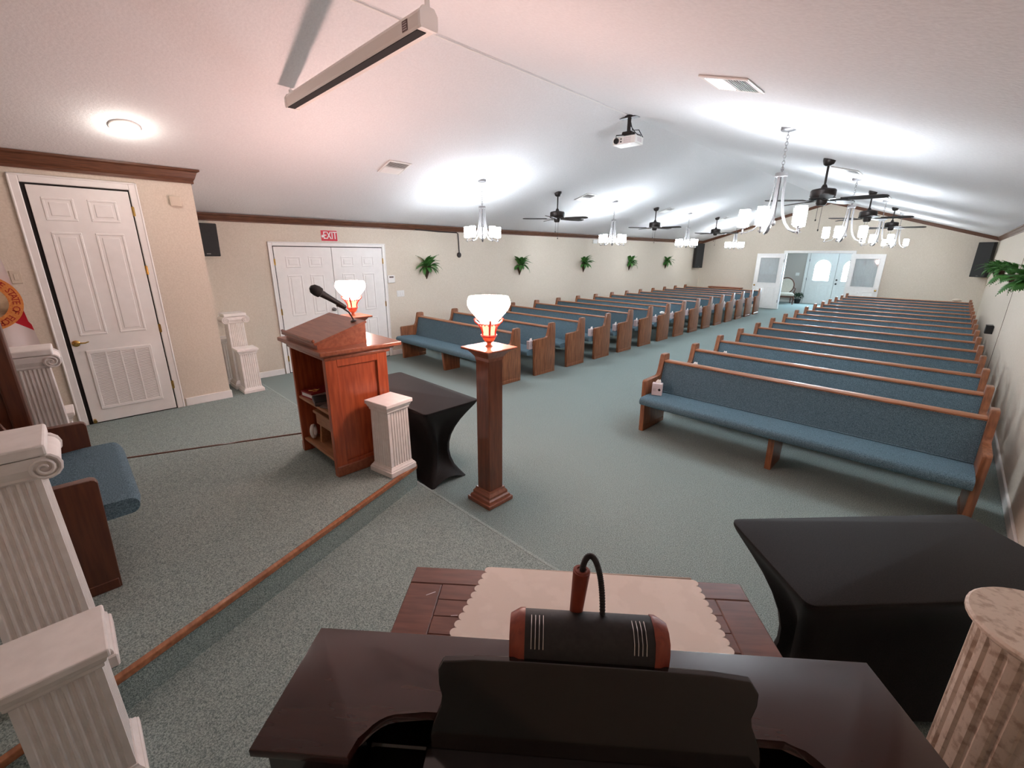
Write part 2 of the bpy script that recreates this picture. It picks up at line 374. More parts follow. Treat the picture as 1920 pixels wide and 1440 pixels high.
# door_1: tall louvered door, face looks to +x
Y0, Y1, Z0, Z1 = -0.072, 0.697, ST1+0.012, 2.56
b = MB(); b.box((0, Y0+0.022, Z0), (0.03, Y1, Z1-0.006), 0.003)
d1 = structure(b.build('door_1', 'white', loc=(XD-0.012, 0, 0)), 'tall white panelled door with a louvered vent')
fx = bpy.data.objects.new('face', None)
bpy.data.objects.remove(fx)
for p in ((0.030, 0.258, 2.235, 2.452), (0.357, 0.584, 2.238, 2.452), (0.035, 0.256, 1.090, 2.130), (0.357, 0.586, 1.092, 2.128)):
    o = door_panel(*p, d1); o.location = (0.03, 0, 0)
b = MB()
g0, g1, h0, h1 = 0.045, 0.592, 0.270, 0.930
for a, c in (((g0, h0), (g1, h0+0.03)), ((g0, h1-0.03), (g1, h1)), ((g0, h0+0.03), (g0+0.03, h1-0.03)), ((g1-0.03, h0+0.03), (g1, h1-0.03))):
    b.box((0.03, a[0], a[1]), (0.042, c[0], c[1]), 0.004)
cw = (g1-g0-0.06)/4
for k in (1, 2, 3):
    y = g0+0.03+k*cw; b.box((0.03, y-0.008, h0+0.03), (0.041, y+0.008, h1-0.03), 0.003)
b.build('louver_frame', 'white', d1)
b = MB(); b.box((0.030, g0+0.03, h0+0.03), (0.0305, g1-0.03, h1-0.03)); b.build('louver_backing', 'vent_grey', d1)
b = MB(); nz = 38
for k in range(nz):
    z = h0+0.036+k*(h1-h0-0.07)/(nz-1)
    b.box((-0.0065, g0+0.028, -0.0012), (0.0065, g1-0.028, 0.0012), mtx=T(0.036, 0, z) @ RYm(0.9))
lo = b.build('louver_slats', 'white', d1); lo['kind'] = 'stuff'
for z in (2.36, 1.75, 1.10, 0.42): h = hinge(Y1+0.012, z, d1); h.location = (0.03, 0, 0)
h = lever(-0.01, 1.018, d1); h.location = (0.03, 0, 0)
b = MB(); b.lathe([(0.0, 0), (0.014, 0), (0.012, 0.01), (0.012, 0.06), (0.018, 0.07), (0.0, 0.07)], 10, mtx=T(0.03, Y0+0.04, ST1+0.045) @ RYm(PI/2)); b.build('doorstop', 'brass', d1, True)
def casing(name, y0, y1, ztop, zbot, x, w, label, gap=0.012):
    m = MB()
    m.box((x-0.02, y0-w, zbot), (x+0.020, y0-gap, ztop+w), 0.006); m.box((x-0.02, y1+gap, zbot), (x+0.020, y1+w, ztop+w), 0.006)
    m.box((x-0.02, y0-gap, ztop+gap), (x+0.020, y1+gap, ztop+w), 0.006)
    m.box((x-0.02, y0-w, zbot), (x+0.026, y0-w+0.018, ztop+w), 0.006); m.box((x-0.02, y1+w-0.018, zbot), (x+0.026, y1+w, ztop+w), 0.006)
    m.box((x-0.02, y0-w, ztop+w-0.018), (x+0.026, y1+w, ztop+w), 0.006)
    o = structure(m.build(name, 'white'), label)
    g = MB(); g.box((x, y0-gap-0.002, zbot), (x+0.003, y1+gap+0.002, ztop+gap+0.002)); g.build('shadow_gap', 'gap', o)
    return o
casing('trim_6', Y0, Y1, Z1, ST1, XD, 0.085, 'white casing around the louvered door')
# doors 2 and 3: double exit door
EY0, EYM, EY1 = 2.428, 3.338, 4.279
def exit_leaf(name, y0, y1, label, cols, hy, handle=None):
    m = MB(); m.box((0, y0, 0.012), (0.03, y1, 2.03), 0.003)
    d = structure(m.build(name, 'white', loc=(XL-0.012, 0, 0)), label)
    for (a, c) in cols:
        for (z0, z1) in ((1.71, 1.885), (0.94, 1.595), (0.20, 0.80)):
            o = door_panel(a, c, z0, z1, d); o.location = (0.03, 0, 0)
    for z in (1.80, 1.02, 0.25): h = hinge(hy, z, d); h.location = (0.03, 0, 0)
    if handle:
        k = MB(); k.lathe([(0.0, 0), (0.032, 0), (0.032, 0.006), (0.012, 0.012), (0.012, 0.035), (0.026, 0.045), (0.028, 0.06), (0.018, 0.07), (0.0, 0.07)], 16, mtx=T(0.03, handle, 1.0) @ RYm(PI/2))
        k.build('knob', 'nickel', d, True)
    return d
exit_leaf('door_2', EY0, EYM-0.004, 'left leaf of the white double exit door', ((2.585, 2.815), (2.94, 3.17)), EY0-0.006, 3.272)
exit_leaf('door_3', EYM+0.004, EY1, 'right leaf of the white double exit door', ((3.49, 3.72), (3.87, 4.10)), EY1+0.006)
casing('trim_7', EY0, EY1, 2.03, 0.0, XL, 0.075, 'white casing around the double exit door')

# foyer
b = MB(); b.box((-6.5, 21.96, -0.1), (-0.5, 22.08, 2.6)); structure(b.build('wall_foyer', 'foyer_wall'), 'grey foyer wall around the entrance doors')
b = MB(); b.box((-6.5, YB+TH, -0.1), (-6.4, 21.96, 2.6)); structure(b.build('wall_foyer_left', 'foyer_wall'))
b = MB(); b.box((-0.6, YB+TH, -0.1), (-0.5, 21.96, 2.6)); structure(b.build('wall_foyer_right', 'foyer_wall'))
b = MB(); b.box((-6.5, YB+TH, 2.5), (-0.5, 22.08, 2.6)); structure(b.build('ceiling_foyer', 'ceiling'))
b = MB(); b.box((-6.4, 21.944, 0), (-4.52, 21.96, 0.10), 0.004); b.box((-2.33, 21.944, 0), (-0.6, 21.96, 0.10), 0.004); structure(b.build('baseboard_foyer', 'white'))
b = MB()
b.box((DX0-0.075, YB-0.02, 0), (DX0+0.012, YB+TH+0.01, DZ+0.075), 0.006); b.box((DX1-0.012, YB-0.02, 0), (DX1+0.075, YB+TH+0.01, DZ+0.075), 0.006)
b.box((DX0+0.012, YB-0.02, DZ-0.012), (DX1-0.012, YB+TH+0.01, DZ+0.075), 0.006)
structure(b.build('trim_8', 'white'), 'white casing around the foyer doorway')
def arched_leaf(name, x0, x1, hinge_left, label):
    W = x1-x0; yy = 21.93
    wx0, wx1, wz0, wzs = x0+0.21, x1-0.19, 0.95, 1.50
    r = (wx1-wx0)/2; cxw = (wx0+wx1)/2
    hole = [(wx0, wz0), (wx1, wz0)]+arc(cxw, wzs, r, 0, PI, 12)
    m = MB()
    # leaf around the arched opening
    m.box((x0, yy-0.02, 0.01), (x1, yy+0.03, wz0)); m.box((x0, yy-0.02, wz0), (wx0, yy+0.03, 2.02)); m.box((wx1, yy-0.02, wz0), (x1, yy+0.03, 2.02))
    a = arc(cxw, wzs, r, PI, 0, 12)
    for p, q in zip(a, a[1:]):
        m.prism([p, q, (q[0], 2.02), (p[0], 2.02)], 'y', yy-0.02, yy+0.03)
    d = structure(m.build(name, 'white'), label)
    g = MB(); g.prism(hole, 'y', yy-0.002, yy+0.006); g.build('arched_pane', 'daylight', d)
    fr = MB(); pts = [(x, yy-0.022, z) for x, z in hole+[hole[0]]]; fr.tube(pts, 0.012, 6); fr.build('pane_moulding', 'white', d)
    mid = (x0+x1)/2
    for a0, a1 in ((x0+0.12, mid-0.05), (mid+0.05, x1-0.12)):
        q = door_panel(a0, a1, 0.15, 0.78, d); q.rotation_euler = (0, 0, -PI/2); q.location = (0, yy-0.02, 0)
        q.data.transform(Matrix.Identity(4))
    for z in (1.75, 1.0, 0.25):
        k = MB(); xx = x0-0.008 if hinge_left else x1+0.008
        k.box((xx-0.012, yy-0.03, z-0.05), (xx+0.012, yy-0.02, z+0.05)); k.build('hinge', 'nickel', d)
    return d
def panel_x(leaf, x0, x1, z0, z1, y, facing=-1):
    m = MB(); w = 0.022; d = 0.007
    ya, yb = (y-d, y+0.002) if facing < 0 else (y-0.002, y+d)
    for a, c in (((x0, z0), (x1, z0+w)), ((x0, z1-w), (x1, z1)), ((x0, z0+w), (x0+w, z1-w)), ((x1-w, z0+w), (x1, z1-w))):
        m.box((a[0], ya, a[1]), (c[0], yb, c[1]), 0.005)
    m.box((x0+0.045, ya+0.001, z0+0.045), (x1-0.045, yb, z1-0.045), 0.01)
    return m.build('panel', 'white', leaf)
def door_panel_fix(): pass
_door_panel = door_panel
def door_panel(y0, y1, z0, z1, parent, d=0.007):
    return _door_panel(y0, y1, z0, z1, parent, d)
def arched(name, x0, x1, hl, label):
    global door_panel
    keep = door_panel
    def swap(a0, a1, z0, z1, parent, d=0.007):
        o = panel_x(parent, a0, a1, z0, z1, 0.0); return o
    door_panel = swap
    d = arched_leaf(name, x0, x1, hl, label)
    door_panel = keep
    for c in kids(d):
        if c.name.startswith('panel'): c.rotation_euler = (0, 0, 0)
    return d
d6 = arched('door_4', -4.385, -3.435, True, 'entrance door with arched window, left leaf')
d7 = arched('door_5', -3.425, -2.475, False, 'entrance door with arched window, right leaf')
for dd, x in ((d6, None), (d7, -3.35)):
    if x:
        k = MB(); k.ball((x, 21.87, 0.85), 0.035); k.lathe([(0, 0), (0.03, 0), (0.03, 0.03), (0, 0.03)], 12, mtx=T(x, 21.91, 1.0) @ RXm(PI/2)); k.tube([(x, 21.91, 0.85), (x, 21.87, 0.85)], 0.012)
        k.build('knob', 'dark_metal', dd, True)
b = MB(); b.box((-4.50, 21.90, 0), (-4.40, 21.97, 2.14), 0.006); b.box((-2.46, 21.90, 0), (-2.36, 21.97, 2.14), 0.006); b.box((-4.40, 21.90, 2.04), (-2.46, 21.97, 2.14), 0.006)
structure(b.build('trim_9', 'white'), 'white casing around the entrance doors')

def glazed_door(name, hx, hy, ang, hinge_right, label):
    """half-glazed door standing open; local x runs from hinge to free edge"""
    W, H = 0.90, 2.0
    s = -1 if hinge_right else 1
    def X(t): return s*t
    m = MB()
    def bx(t0, t1, z0, z1): m.box((min(X(t0), X(t1)), -0.02, z0), (max(X(t0), X(t1)), 0.02, z1), 0.003)
    g0, g1, z0, z1 = 0.135, W-0.135, 0.95, 1.86
    bx(0, W, 0.02, z0); bx(0, W, z1, H); bx(0, g0, z0, z1); bx(g1, W, z0, z1)
    d = structure(m.build(name, 'white', loc=(hx, hy, 0), rot=(0, 0, ang)), label)
    f = MB()
    for a in ((g0-0.02, g0+0.012, z0-0.02, z1+0.02), (g1-0.012, g1+0.02, z0-0.02, z1+0.02), (g0, g1, z0-0.02, z0+0.012), (g0, g1, z1-0.012, z1+0.02)):
        f.box((min(X(a[0]), X(a[1])), -0.032, a[2]), (max(X(a[0]), X(a[1])), -0.018, a[3]), 0.004)
    f.build('window_frame', 'white', d)
    p = MB(); p.box((min(X(g0), X(g1)), -0.012, z0), (max(X(g0), X(g1)), -0.008, z1)); p.build('pane', 'pane', d)
    c = MB(); N = 90
    c.grid(N, 1, lambda i, j: (X(g0+(g1-g0)*i), 0.006+0.006*math.sin(i*2*PI*22), z0+(z1-z0)*j)); cu = c.build('sheer_curtain', 'sheer', d, True)
    mid = W/2
    for t0, t1, a, e in ((0.12, mid-0.04, 0.10, 0.80), (mid+0.04, W-0.12, 0.10, 0.80)):
        panel_x(d, min(X(t0), X(t1)), max(X(t0), X(t1)), a, e, -0.02)
    k = MB(); k.ball((X(W-0.065), -0.07, 0.86), 0.03, scale=(1.1, 0.7, 1)); k.tube([(X(W-0.065), -0.02, 0.86), (X(W-0.065), -0.07, 0.86)], 0.012)
    k.build('knob', 'brass', d, True)
    for z in (1.75, 0.3):
        hh = MB(); hh.tube([(0, -0.026, z-0.05), (0, -0.026, z+0.05)], 0.008); hh.build('hinge', 'nickel', d)
    return d
glazed_door('door_6', -4.52, 18.60, math.radians(4), True, 'half-glazed white door folded open left of the foyer doorway')
glazed_door('door_7', -2.58, 18.62, math.radians(-2), False, 'half-glazed white door folded open right of the foyer doorway')

# ================================================================== PEWS
PEW_PROFILE = [(0, 0), (-0.02, 0.585), (-0.012, 0.602), (0.005, 0.61), (0.27, 0.605), (0.30, 0.615), (0.318, 0.64), (0.33, 0.69), (0.358, 0.83), (0.366, 0.842), (0.38, 0.848),
               (0.475, 0.848), (0.492, 0.838), (0.497, 0.82), (0.51, 0.26), (0.51, 0)]
def make_pew(length, legs, label, group):
    root = thing('pew', label, 'pew', group=group); t = 0.052
    for x in (0, length-t):
        m = MB(); m.prism(PEW_PROFILE, 'x', x, x+t)
        e = [e for e in m.bm.edges if abs(e.verts[0].co.x-e.verts[1].co.x) < 1e-6]
        bmesh.ops.bevel(m.bm, geom=e, offset=0.006, segments=2, profile=0.5, affect='EDGES', clamp_overlap=True)
        p = m.build('end_panel', 'oak_v', root, True)
        k = MB(); k.box((x-0.004, 0.005, 0.0), (x+t+0.004, 0.505, 0.055), 0.004); k.build('kick_strip', 'oak_v', p)
    a, c = t+0.001, length-t-0.001
    m = MB()
    seat = [(0.30, 0.42), (0.30, 0.345), (-0.10, 0.352)]+arc(-0.115, 0.398, 0.046, -PI/2, -PI*1.5, 8)+[(0.02, 0.447), (0.16, 0.436)]
    n = 10; rings = []
    for i in range(n+1):
        x = a+(c-a)*i/n; e = 0.93 if i in (0, n) else 1.0
        rings.append([(x, y if y > 0 else y*e, 0.395+(z-0.395)*e) for y, z in seat])
    m.loft(rings); m.build('seat_cushion', 'blue', root, True)
    m = MB(); m.prism([(0.285, 0.43), (0.300, 0.43), (0.376, 0.757), (0.440, 0.757), (0.445, 0.43), (0.30, 0.38)], 'x', a, c)
    m.build('backrest_cushion', 'blue', root)
    m = MB(); m.prism([(0.446, 0.30), (0.470, 0.30), (0.470, 0.757), (0.446, 0.757)], 'x', a, c); m.build('back_board', 'oak_h', root)
    m = MB(); m.prism([(0.366, 0.757), (0.366, 0.769), (0.376, 0.777), (0.460, 0.777), (0.476, 0.769), (0.476, 0.757)], 'x', a, c); m.build('top_rail', 'oak_h', root, True)
    for lx in legs:
        m = MB(); m.prism([(0.0, 0), (-0.035, 0.348), (0.30, 0.345), (0.33, 0.345), (0.32, 0)], 'x', lx-0.026, lx+0.026); m.build('support_leg', 'oak_v', root)
    return root
PY0, PDY = 4.386, 0.858
LX0, LX1, RX0, RX1 = -7.30, -4.63, -2.25, 0.455
pewL = make_pew(LX1-LX0, ((LX1-LX0)/2,), '', 'pews in two blocks')
pewR = make_pew(RX1-RX0, ((RX1-RX0)/2,), '', 'pews in two blocks')
for side, proto, x in (('left', pewL, LX0), ('right', pewR, RX0)):
    for i in range(15):
        o = proto if i == 0 else copy_tree(proto)
        o.location = (x, PY0+i*PDY, 0)
        if side == 'left':
            note = ['foremost pew of left block, whole blue seat in view behind the lamp post', ''][0] if i == 0 else None
            o['label'] = note or ('rearmost pew of the left block, blue cushion, near open glazed door' if i == 14 else
                                  'blue cushioned oak pew, %s row of left block by the fern wall' % ORD[i])
        else:
            o['label'] = ('foremost pew of the right block, long blue seat and back fully in view' if i == 0 else
                          'rearmost pew of the right block before the back wall' if i == 14 else
                          'blue cushioned oak pew, %s row of right block' % ORD[i])
bpy.context.view_layer.update()

# tissue boxes on the pews
def make_box():
    r = thing('tissue_box', '', 'tissue box', group='tissue boxes on the pews')
    m = MB(); m.box((-0.055, -0.035, 0), (0.055, 0.035, 0.135), 0.003); m.build('carton', 'card', r)
    m = MB(); m.box((-0.012, -0.0365, 0.055), (0.012, -0.0352, 0.079), mtx=T(0.025, 0, 0.067) @ RYm(PI/4) @ T(0, 0, -0.067)); m.build('diamond_mark', 'gap', r)
    m = MB(); m.box((-0.045, -0.0362, 0.05), (-0.008, -0.0352, 0.052)); m.box((-0.045, -0.0362, 0.062), (-0.012, -0.0352, 0.064)); m.box((-0.045, -0.0362, 0.074), (-0.008, -0.0352, 0.076)); m.build('print', 'sticker', r)
    m = MB()
    m.loft([[(0.022*math.cos(a)*s+0.006*k, 0.008*math.sin(a)*s, 0.134+0.02*k+0.006*math.sin(3*a)) for a in [2*PI*q/10 for q in range(10)]] for k, s in enumerate((1.0, 1.3, 0.7))])
    m.build('tissue', 'tissue', r, True)
    return r
tb = make_box(); first = True
def place_box(x, y, z, rz, label):
    global first
    o = tb if first else copy_tree(tb); first = False
    o.location = (x, y, z); o.rotation_euler = (0, 0, rz); o['label'] = label; return o
place_box(-2.115, PY0+0.085, 0.444, math.radians(20), 'pinkish white tissue box on the aisle end of the foremost right pew')
bx2 = place_box(-2.10, PY0+PDY+0.16, 0.438, 0.2, 'tissue box at aisle end of second right pew, only its tissue showing')
bx3 = place_box(-2.05, PY0+2*PDY+0.16, 0.438, 0.1, 'tissue box at aisle end of third right pew, tip showing over the rail')
bx2.scale = (1.1, 1.1, 1.28); bx3.scale = (1.1, 1.1, 1.38)
for i in (1, 3, 4, 5, 6, 7, 8, 9, 10, 11, 12, 13, 14):
    place_box(LX1-0.105, PY0+i*PDY-0.02+0.03*random.random(), 0.446, PI/2+0.15*random.uniform(-1, 1), 'white tissue box at the aisle end of %s pew in left block' % ('rearmost' if i == 14 else ORD[i]))
o = tag(MB().ball((0, 0, 0), 0.05, 10, 6, (1.2, 0.8, 0.7)).build('crumpled_tissue', 'tissue', None, True, loc=(LX1-0.06, PY0+6*PDY+0.21, 0.645)), 'crumpled white tissue on the armrest of a left pew', 'tissue')

# ================================================================== STAGE FURNITURE
# ---- pulpit
pul = thing('pulpit', 'reddish wooden pulpit with open back shelves and slanted reading top', 'pulpit', (0, 0, ST2))
px0, px1, py0, py1, H = -3.735, -3.065, 1.205, 1.69, 0.945
m = MB(); m.box((px1-0.03, py0, 0), (px1-0.004, py1, H)); sp = m.build('side_panel', 'cherry_v', pul)
m = MB()
m.box((px1-0.005, py0, 0.0), (px1+0.016, py0+0.085, H), 0.003); m.box((px1-0.005, py1-0.085, 0), (px1+0.016, py1, H), 0.003)
m.box((px1-0.005, py0+0.085, H-0.085), (px1+0.016, py1-0.085, H), 0.003); m.box((px1-0.005, py0+0.085, 0), (px1+0.016, py1-0.085, 0.11), 0.003)
m.build('panel_frame', 'cherry_v', sp)
m = MB(); m.box((px0, py0, 0), (px0+0.03, py1, H), 0.003); m.build('side_panel', 'cherry_v', pul)
m = MB(); m.box((px0+0.03, py1-0.03, 0), (px1-0.03, py1, H)); m.build('front_panel', 'cherry_v', pul)
m = MB(); m.box((px0-0.015, py1-0.02, 0), (px1+0.026, py1+0.018, 0.085), 0.006); m.box((px1, py0, 0), (px1+0.026, py1+0.018, 0.085), 0.006); m.box((px0-0.018, py0, 0), (px0, py1+0.018, 0.085), 0.006)
m.build('base_plinth', 'cherry_h', pul)
m = MB(); m.box((px0-0.03, py0-0.01, H-0.03), (px1+0.03, py1+0.03, H), 0.012, 2); m.box((px0-0.05, py0-0.03, H), (px1+0.05, py1+0.055, H+0.018), 0.008)
m.build('cornice', 'cherry_h', pul, True)
m = MB(); m.box((px0-0.085, py0-0.055, H+0.018), (px1+0.085, py1+0.10, H+0.05), 0.007, 2); m.build('top_slab', 'cherry_h', pul)
for z in (0.505, 0.125):
    m = MB(); m.box((px0+0.031, py0+0.012, z-0.022), (px1-0.031, py1-0.03, z), 0.003); m.build('shelf', 'shelf_wood', pul)
zt = H+0.05
m = MB(); m.prism([(py0-0.02, zt), (py0-0.02, zt+0.035), (py0+0.355, zt+0.15), (py0+0.355, zt)], 'x', px0+0.035, px1-0.035); m.build('desk_box', 'cherry_h', pul)
m = MB(); m.box((px0+0.015, 0, 0), (px1-0.015, 0.425, 0.018), 0.004, mtx=T(0, py0-0.045, zt+0.031) @ RXm(math.atan2(0.115, 0.375))); m.build('reading_top', 'cherry_h', pul)
m = MB(); m.box((px0+0.03, 0.0, 0.018), (px1-0.03, 0.022, 0.042), 0.006, mtx=T(0, py0-0.045, zt+0.031) @ RXm(math.atan2(0.115, 0.375))); m.build('book_ledge', 'cherry_h', pul)
# things inside the pulpit
bk = thing('bible', 'red bound bible with gilt lettering on the upper shelf of the pulpit', 'book', (-3.60, 1.35, ST2+0.505), 0.12)
m = MB(); m.box((-0.085, -0.115, 0), (0.085, 0.115, 0.012), 0.002); m.box((-0.085, -0.115, 0.040), (0.085, 0.115, 0.052), 0.002); m.box((-0.085, -0.115, 0), (-0.078, 0.115, 0.052), 0.002); m.build('cover', 'book_red', bk)
m = MB(); m.box((-0.077, -0.110, 0.012), (0.080, 0.110, 0.040)); m.build('pages', 'paper', bk)
m = MB(); m.tube([(-0.02, -0.08, 0.053), (0.0, -0.06, 0.053), (-0.01, -0.035, 0.053), (0.02, -0.02, 0.053), (0.0, 0.0, 0.053)], 0.005, 6); m.tube([(0.03, -0.07, 0.053), (0.04, -0.04, 0.053)], 0.005, 6); m.build('gilt_lettering', 'gilt', bk)
nb = thing('black_book', 'black leather book lying beside the red bible in the pulpit', 'book', (-3.38, 1.34, ST2+0.505), -0.25)
m = MB(); m.box((-0.09, -0.12, 0), (0.09, 0.12, 0.038), 0.006, 2); m.build('cover', 'black', nb)
m = MB(); m.box((-0.083, -0.1215, 0.007), (0.0905, 0.116, 0.031)); m.build('pages', 'sticker', nb)
fo = thing('folder', 'dark folder leaning over the black book on the pulpit shelf', 'folder', (-3.22, 1.36, ST2+0.506), 0.3, rot=(0.06, -0.05, 0.3))
m = MB(); m.box((-0.10, -0.12, 0.012), (0.085, 0.12, 0.026), 0.003); m.build('cover', 'sticker', fo)
wb = thing('wooden_stool', 'small pale wooden step stool under the shelf inside the pulpit', 'stool', (-3.33, 1.40, ST2+0.125))
m = MB(); m.box((-0.23, -0.14, 0.255), (0.23, 0.14, 0.28), 0.004); m.build('stool_top', 'shelf_wood', wb)
m = MB(); m.box((-0.20, -0.13, 0.165), (0.20, -0.115, 0.255), 0.003); m.build('apron', 'shelf_wood', wb)
for x in (-0.18, 0.18):
    m = MB(); m.prism([(-0.12, 0), (0.12, 0), (0.10, 0.255), (-0.10, 0.255)], 'x', x-0.015, x+0.015); m.build('leg', 'shelf_wood', wb)
m = MB(); m.torus(0.055, 0.016, 14, 8, mtx=T(0, 0, 0.062) @ RYm(PI/2) @ RZm(0.5), squash=0.8)
tag(m.build('tape_roll', 'tissue', None, True, loc=(-3.625, 1.27, ST2+0.125+0.004), rot=(0, 0, 0.9)), 'white loop shaped roll on the bottom shelf of the pulpit', 'tape roll')
# microphone on gooseneck
mic = thing('microphone', 'dark handheld microphone clipped to a gooseneck on the pulpit', 'microphone', (-3.19, 1.515, ST2))
def ML(x, y, z): return (x+3.19, y-1.515, z-ST2)
slope = math.atan2(0.115, 0.375)
base_z = ST2+zt+0.031+0.018/math.cos(slope)+(1.515-(py0-0.045))*math.tan(slope)
m = MB(); m.lathe([(0, -0.004), (0.024, -0.004), (0.024, 0.006), (0.010, 0.012), (0, 0.012)], 14, c=ML(-3.19, 1.515, base_z)); m.build('mount', 'dark_metal', mic, True)
m = MB()
pts = [Vector(ML(*p)) for p in ((-3.19, 1.515, base_z), (-3.195, 1.513, 1.475), (-3.205, 1.49, 1.525), (-3.225, 1.455, 1.556), (-3.235, 1.42, 1.575))]
m.tube(pts, 0.006, 8); m.build('gooseneck', 'dark_metal', mic, True)
A = Vector(ML(-3.17, 1.455, 1.565)); B = Vector(ML(-3.19, 1.245, 1.708)); D = (B-A).normalized()
m = MB(); m.tube([A, A+D*0.03, A+D*0.14, A+D*0.20], [0.013, 0.016, 0.021, 0.026], 14); m.build('body', 'black', mic, True)
m = MB(); m.tube([A+D*0.198, A+D*0.205, A+D*0.232, A+D*0.262, A+D*0.280], [0.026, 0.036, 0.039, 0.033, 0.014], 14); m.build('head', 'grille', mic, True)
m = MB(); m.tube([A+D*0.03, A+D*0.07], [0.017, 0.019], 12); m.tube([A+D*0.05, pts[-1]], 0.008, 8); m.build('clip', 'dark_metal', mic, True)

# ---- fluted pedestals
def fluted_square(w0, w1, z0, z1, n, depth=0.006):
    """tapering square shaft with n flutes a side"""
    def ring(w, z):
        out = []; h = w/2; mg = w*0.07; fw = (w-2*mg)/n
        prof = [(-h, 0.0)]
        for k in range(n):
            a = -h+mg+k*fw
            for t, d in ((0.12, 0), (0.26, 0.75), (0.5, 1.0), (0.74, 0.75), (0.88, 0)): prof.append((a+fw*t, depth*d))
        for q in range(4):
            c, s = math.cos(q*PI/2), math.sin(q*PI/2)
            for u, d in prof:
                x, y = u, -h+d
                out.append((x*c-y*s, x*s+y*c, z))
        return out
    return MB().loft([ring(w0, z0), ring(w1, z1)])
def sq(w, z): return [(-w/2, -w/2, z), (w/2, -w/2, z), (w/2, w/2, z), (-w/2, w/2, z)]
def square_pedestal(name, label, loc, rz, h=0.60, wb=0.255, group=None):
    r = thing(name, label, 'pedestal', loc, rz, group)
    m = MB(); m.box((-wb/2, -wb/2, 0), (wb/2, wb/2, 0.045), 0.005); w = wb-0.016
    m.loft([sq(w, 0.045), sq(w, 0.052), sq(w-0.022, 0.064), sq(w-0.028, 0.072)]); m.build('base_plinth', 'plaster', r)
    fluted_square(wb-0.052, wb-0.060, 0.070, h-0.075, 7).build('fluted_shaft', 'plaster', r)
    ws = wb-0.055
    m = MB(); m.loft([sq(ws, h-0.078), sq(ws+0.012, h-0.070), sq(ws+0.012, h-0.058), sq(ws+0.024, h-0.052), sq(ws+0.034, h-0.038), sq(ws+0.034, h-0.032)])
    m.box((-wb/2, -wb/2, h-0.032), (wb/2, wb/2, h), 0.006, 2); m.build('capital', 'plaster', r)
    return r
def ionic_pedestal(name, label, loc, rz, h=1.0, wb=0.30, group=None):
    r = thing(name, label, 'pedestal', loc, rz, group)
    m = MB(); m.box((-wb/2, -wb/2, 0), (wb/2, wb/2, 0.06), 0.006); w = wb-0.02
    m.loft([sq(w, 0.06), sq(w, 0.075), sq(w-0.03, 0.10), sq(w-0.055, 0.115)]); m.build('base_plinth', 'plaster', r)
    fluted_square(wb-0.075, wb-0.10, 0.112, h-0.13, 8, 0.009).build('fluted_shaft', 'plaster', r)
    m = MB(); ws = wb-0.095
    m.loft([sq(ws, h-0.135), sq(ws+0.02, h-0.125), sq(ws+0.02, h-0.115), sq(ws+0.05, h-0.085), sq(ws+0.055, h-0.045)])
    m.box((-wb*0.46, -wb*0.46, h-0.042), (wb*0.46, wb*0.46, h), 0.008, 2); cap = m.build('capital', 'plaster', r)
    for sx in (-1, 1):
        m = MB(); x = sx*(wb*0.40)
        for k, rr in enumerate((0.044, 0.034, 0.023, 0.012)):
            m.lathe([(rr, -0.124-0.002*k), (rr, 0.124+0.002*k)], 18, mtx=T(x, 0, h-0.088) @ RXm(PI/2))
        for e in (-1, 1):
            sp_ = []
            for q in range(30):
                t = q/29; a = PI/2+sx*(-1)*t*4.4*PI; rr = 0.048*(1-0.82*t)
                sp_.append((x+rr*math.cos(a), e*(0.128+0.012*t), h-0.088+rr*math.sin(a)))
            m.tube(sp_, [0.0075*(1-0.45*q/29) for q in range(30)], 6)
        m.build('volute', 'plaster', r, True)
    return r
square_pedestal('fluted_pedestal', 'short white square fluted pedestal between pulpit and black covered table', (-2.884, 1.585, ST2), math.radians(10), 0.59, 0.255, 'square fluted pedestals')
square_pedestal('fluted_pedestal', 'short white square pedestal in the lower left foreground', (-1.845, -0.262, ST1), 0, 0.60, 0.27, 'square fluted pedestals')
square_pedestal('fluted_pedestal', 'short white square pedestal in front of the ionic column by left wall', (-6.58, 1.57, ST1), 0, 0.605, 0.255, 'square fluted pedestals')
square_pedestal('fluted_pedestal', 'short white pedestal mostly hidden behind the ionic column beside louvered door', (-4.93, -0.262, ST1), 0, 0.60, 0.27, 'square fluted pedestals')
square_pedestal('fluted_pedestal', 'shadowed short pedestal half hidden behind the closet wall corner', (-7.25, 1.53, ST1), 0, 0.66, 0.24, 'square fluted pedestals')
ionic_pedestal('ionic_pedestal', 'tall white ionic column pedestal in left foreground beside blue bench', (-2.30, -0.295, ST2), PI/2, 1.005, 0.31, 'ionic column pedestals')
ionic_pedestal('ionic_pedestal', 'white ionic column pedestal below the flag beside the louvered door', (-4.48, -0.27, ST2), PI/2, 1.005, 0.30, 'ionic column pedestals')
ionic_pedestal('ionic_pedestal', 'tall white ionic column near left wall by the exit door', (-6.90, 1.565, ST1), PI/2, 1.04, 0.29, 'ionic column pedestals')
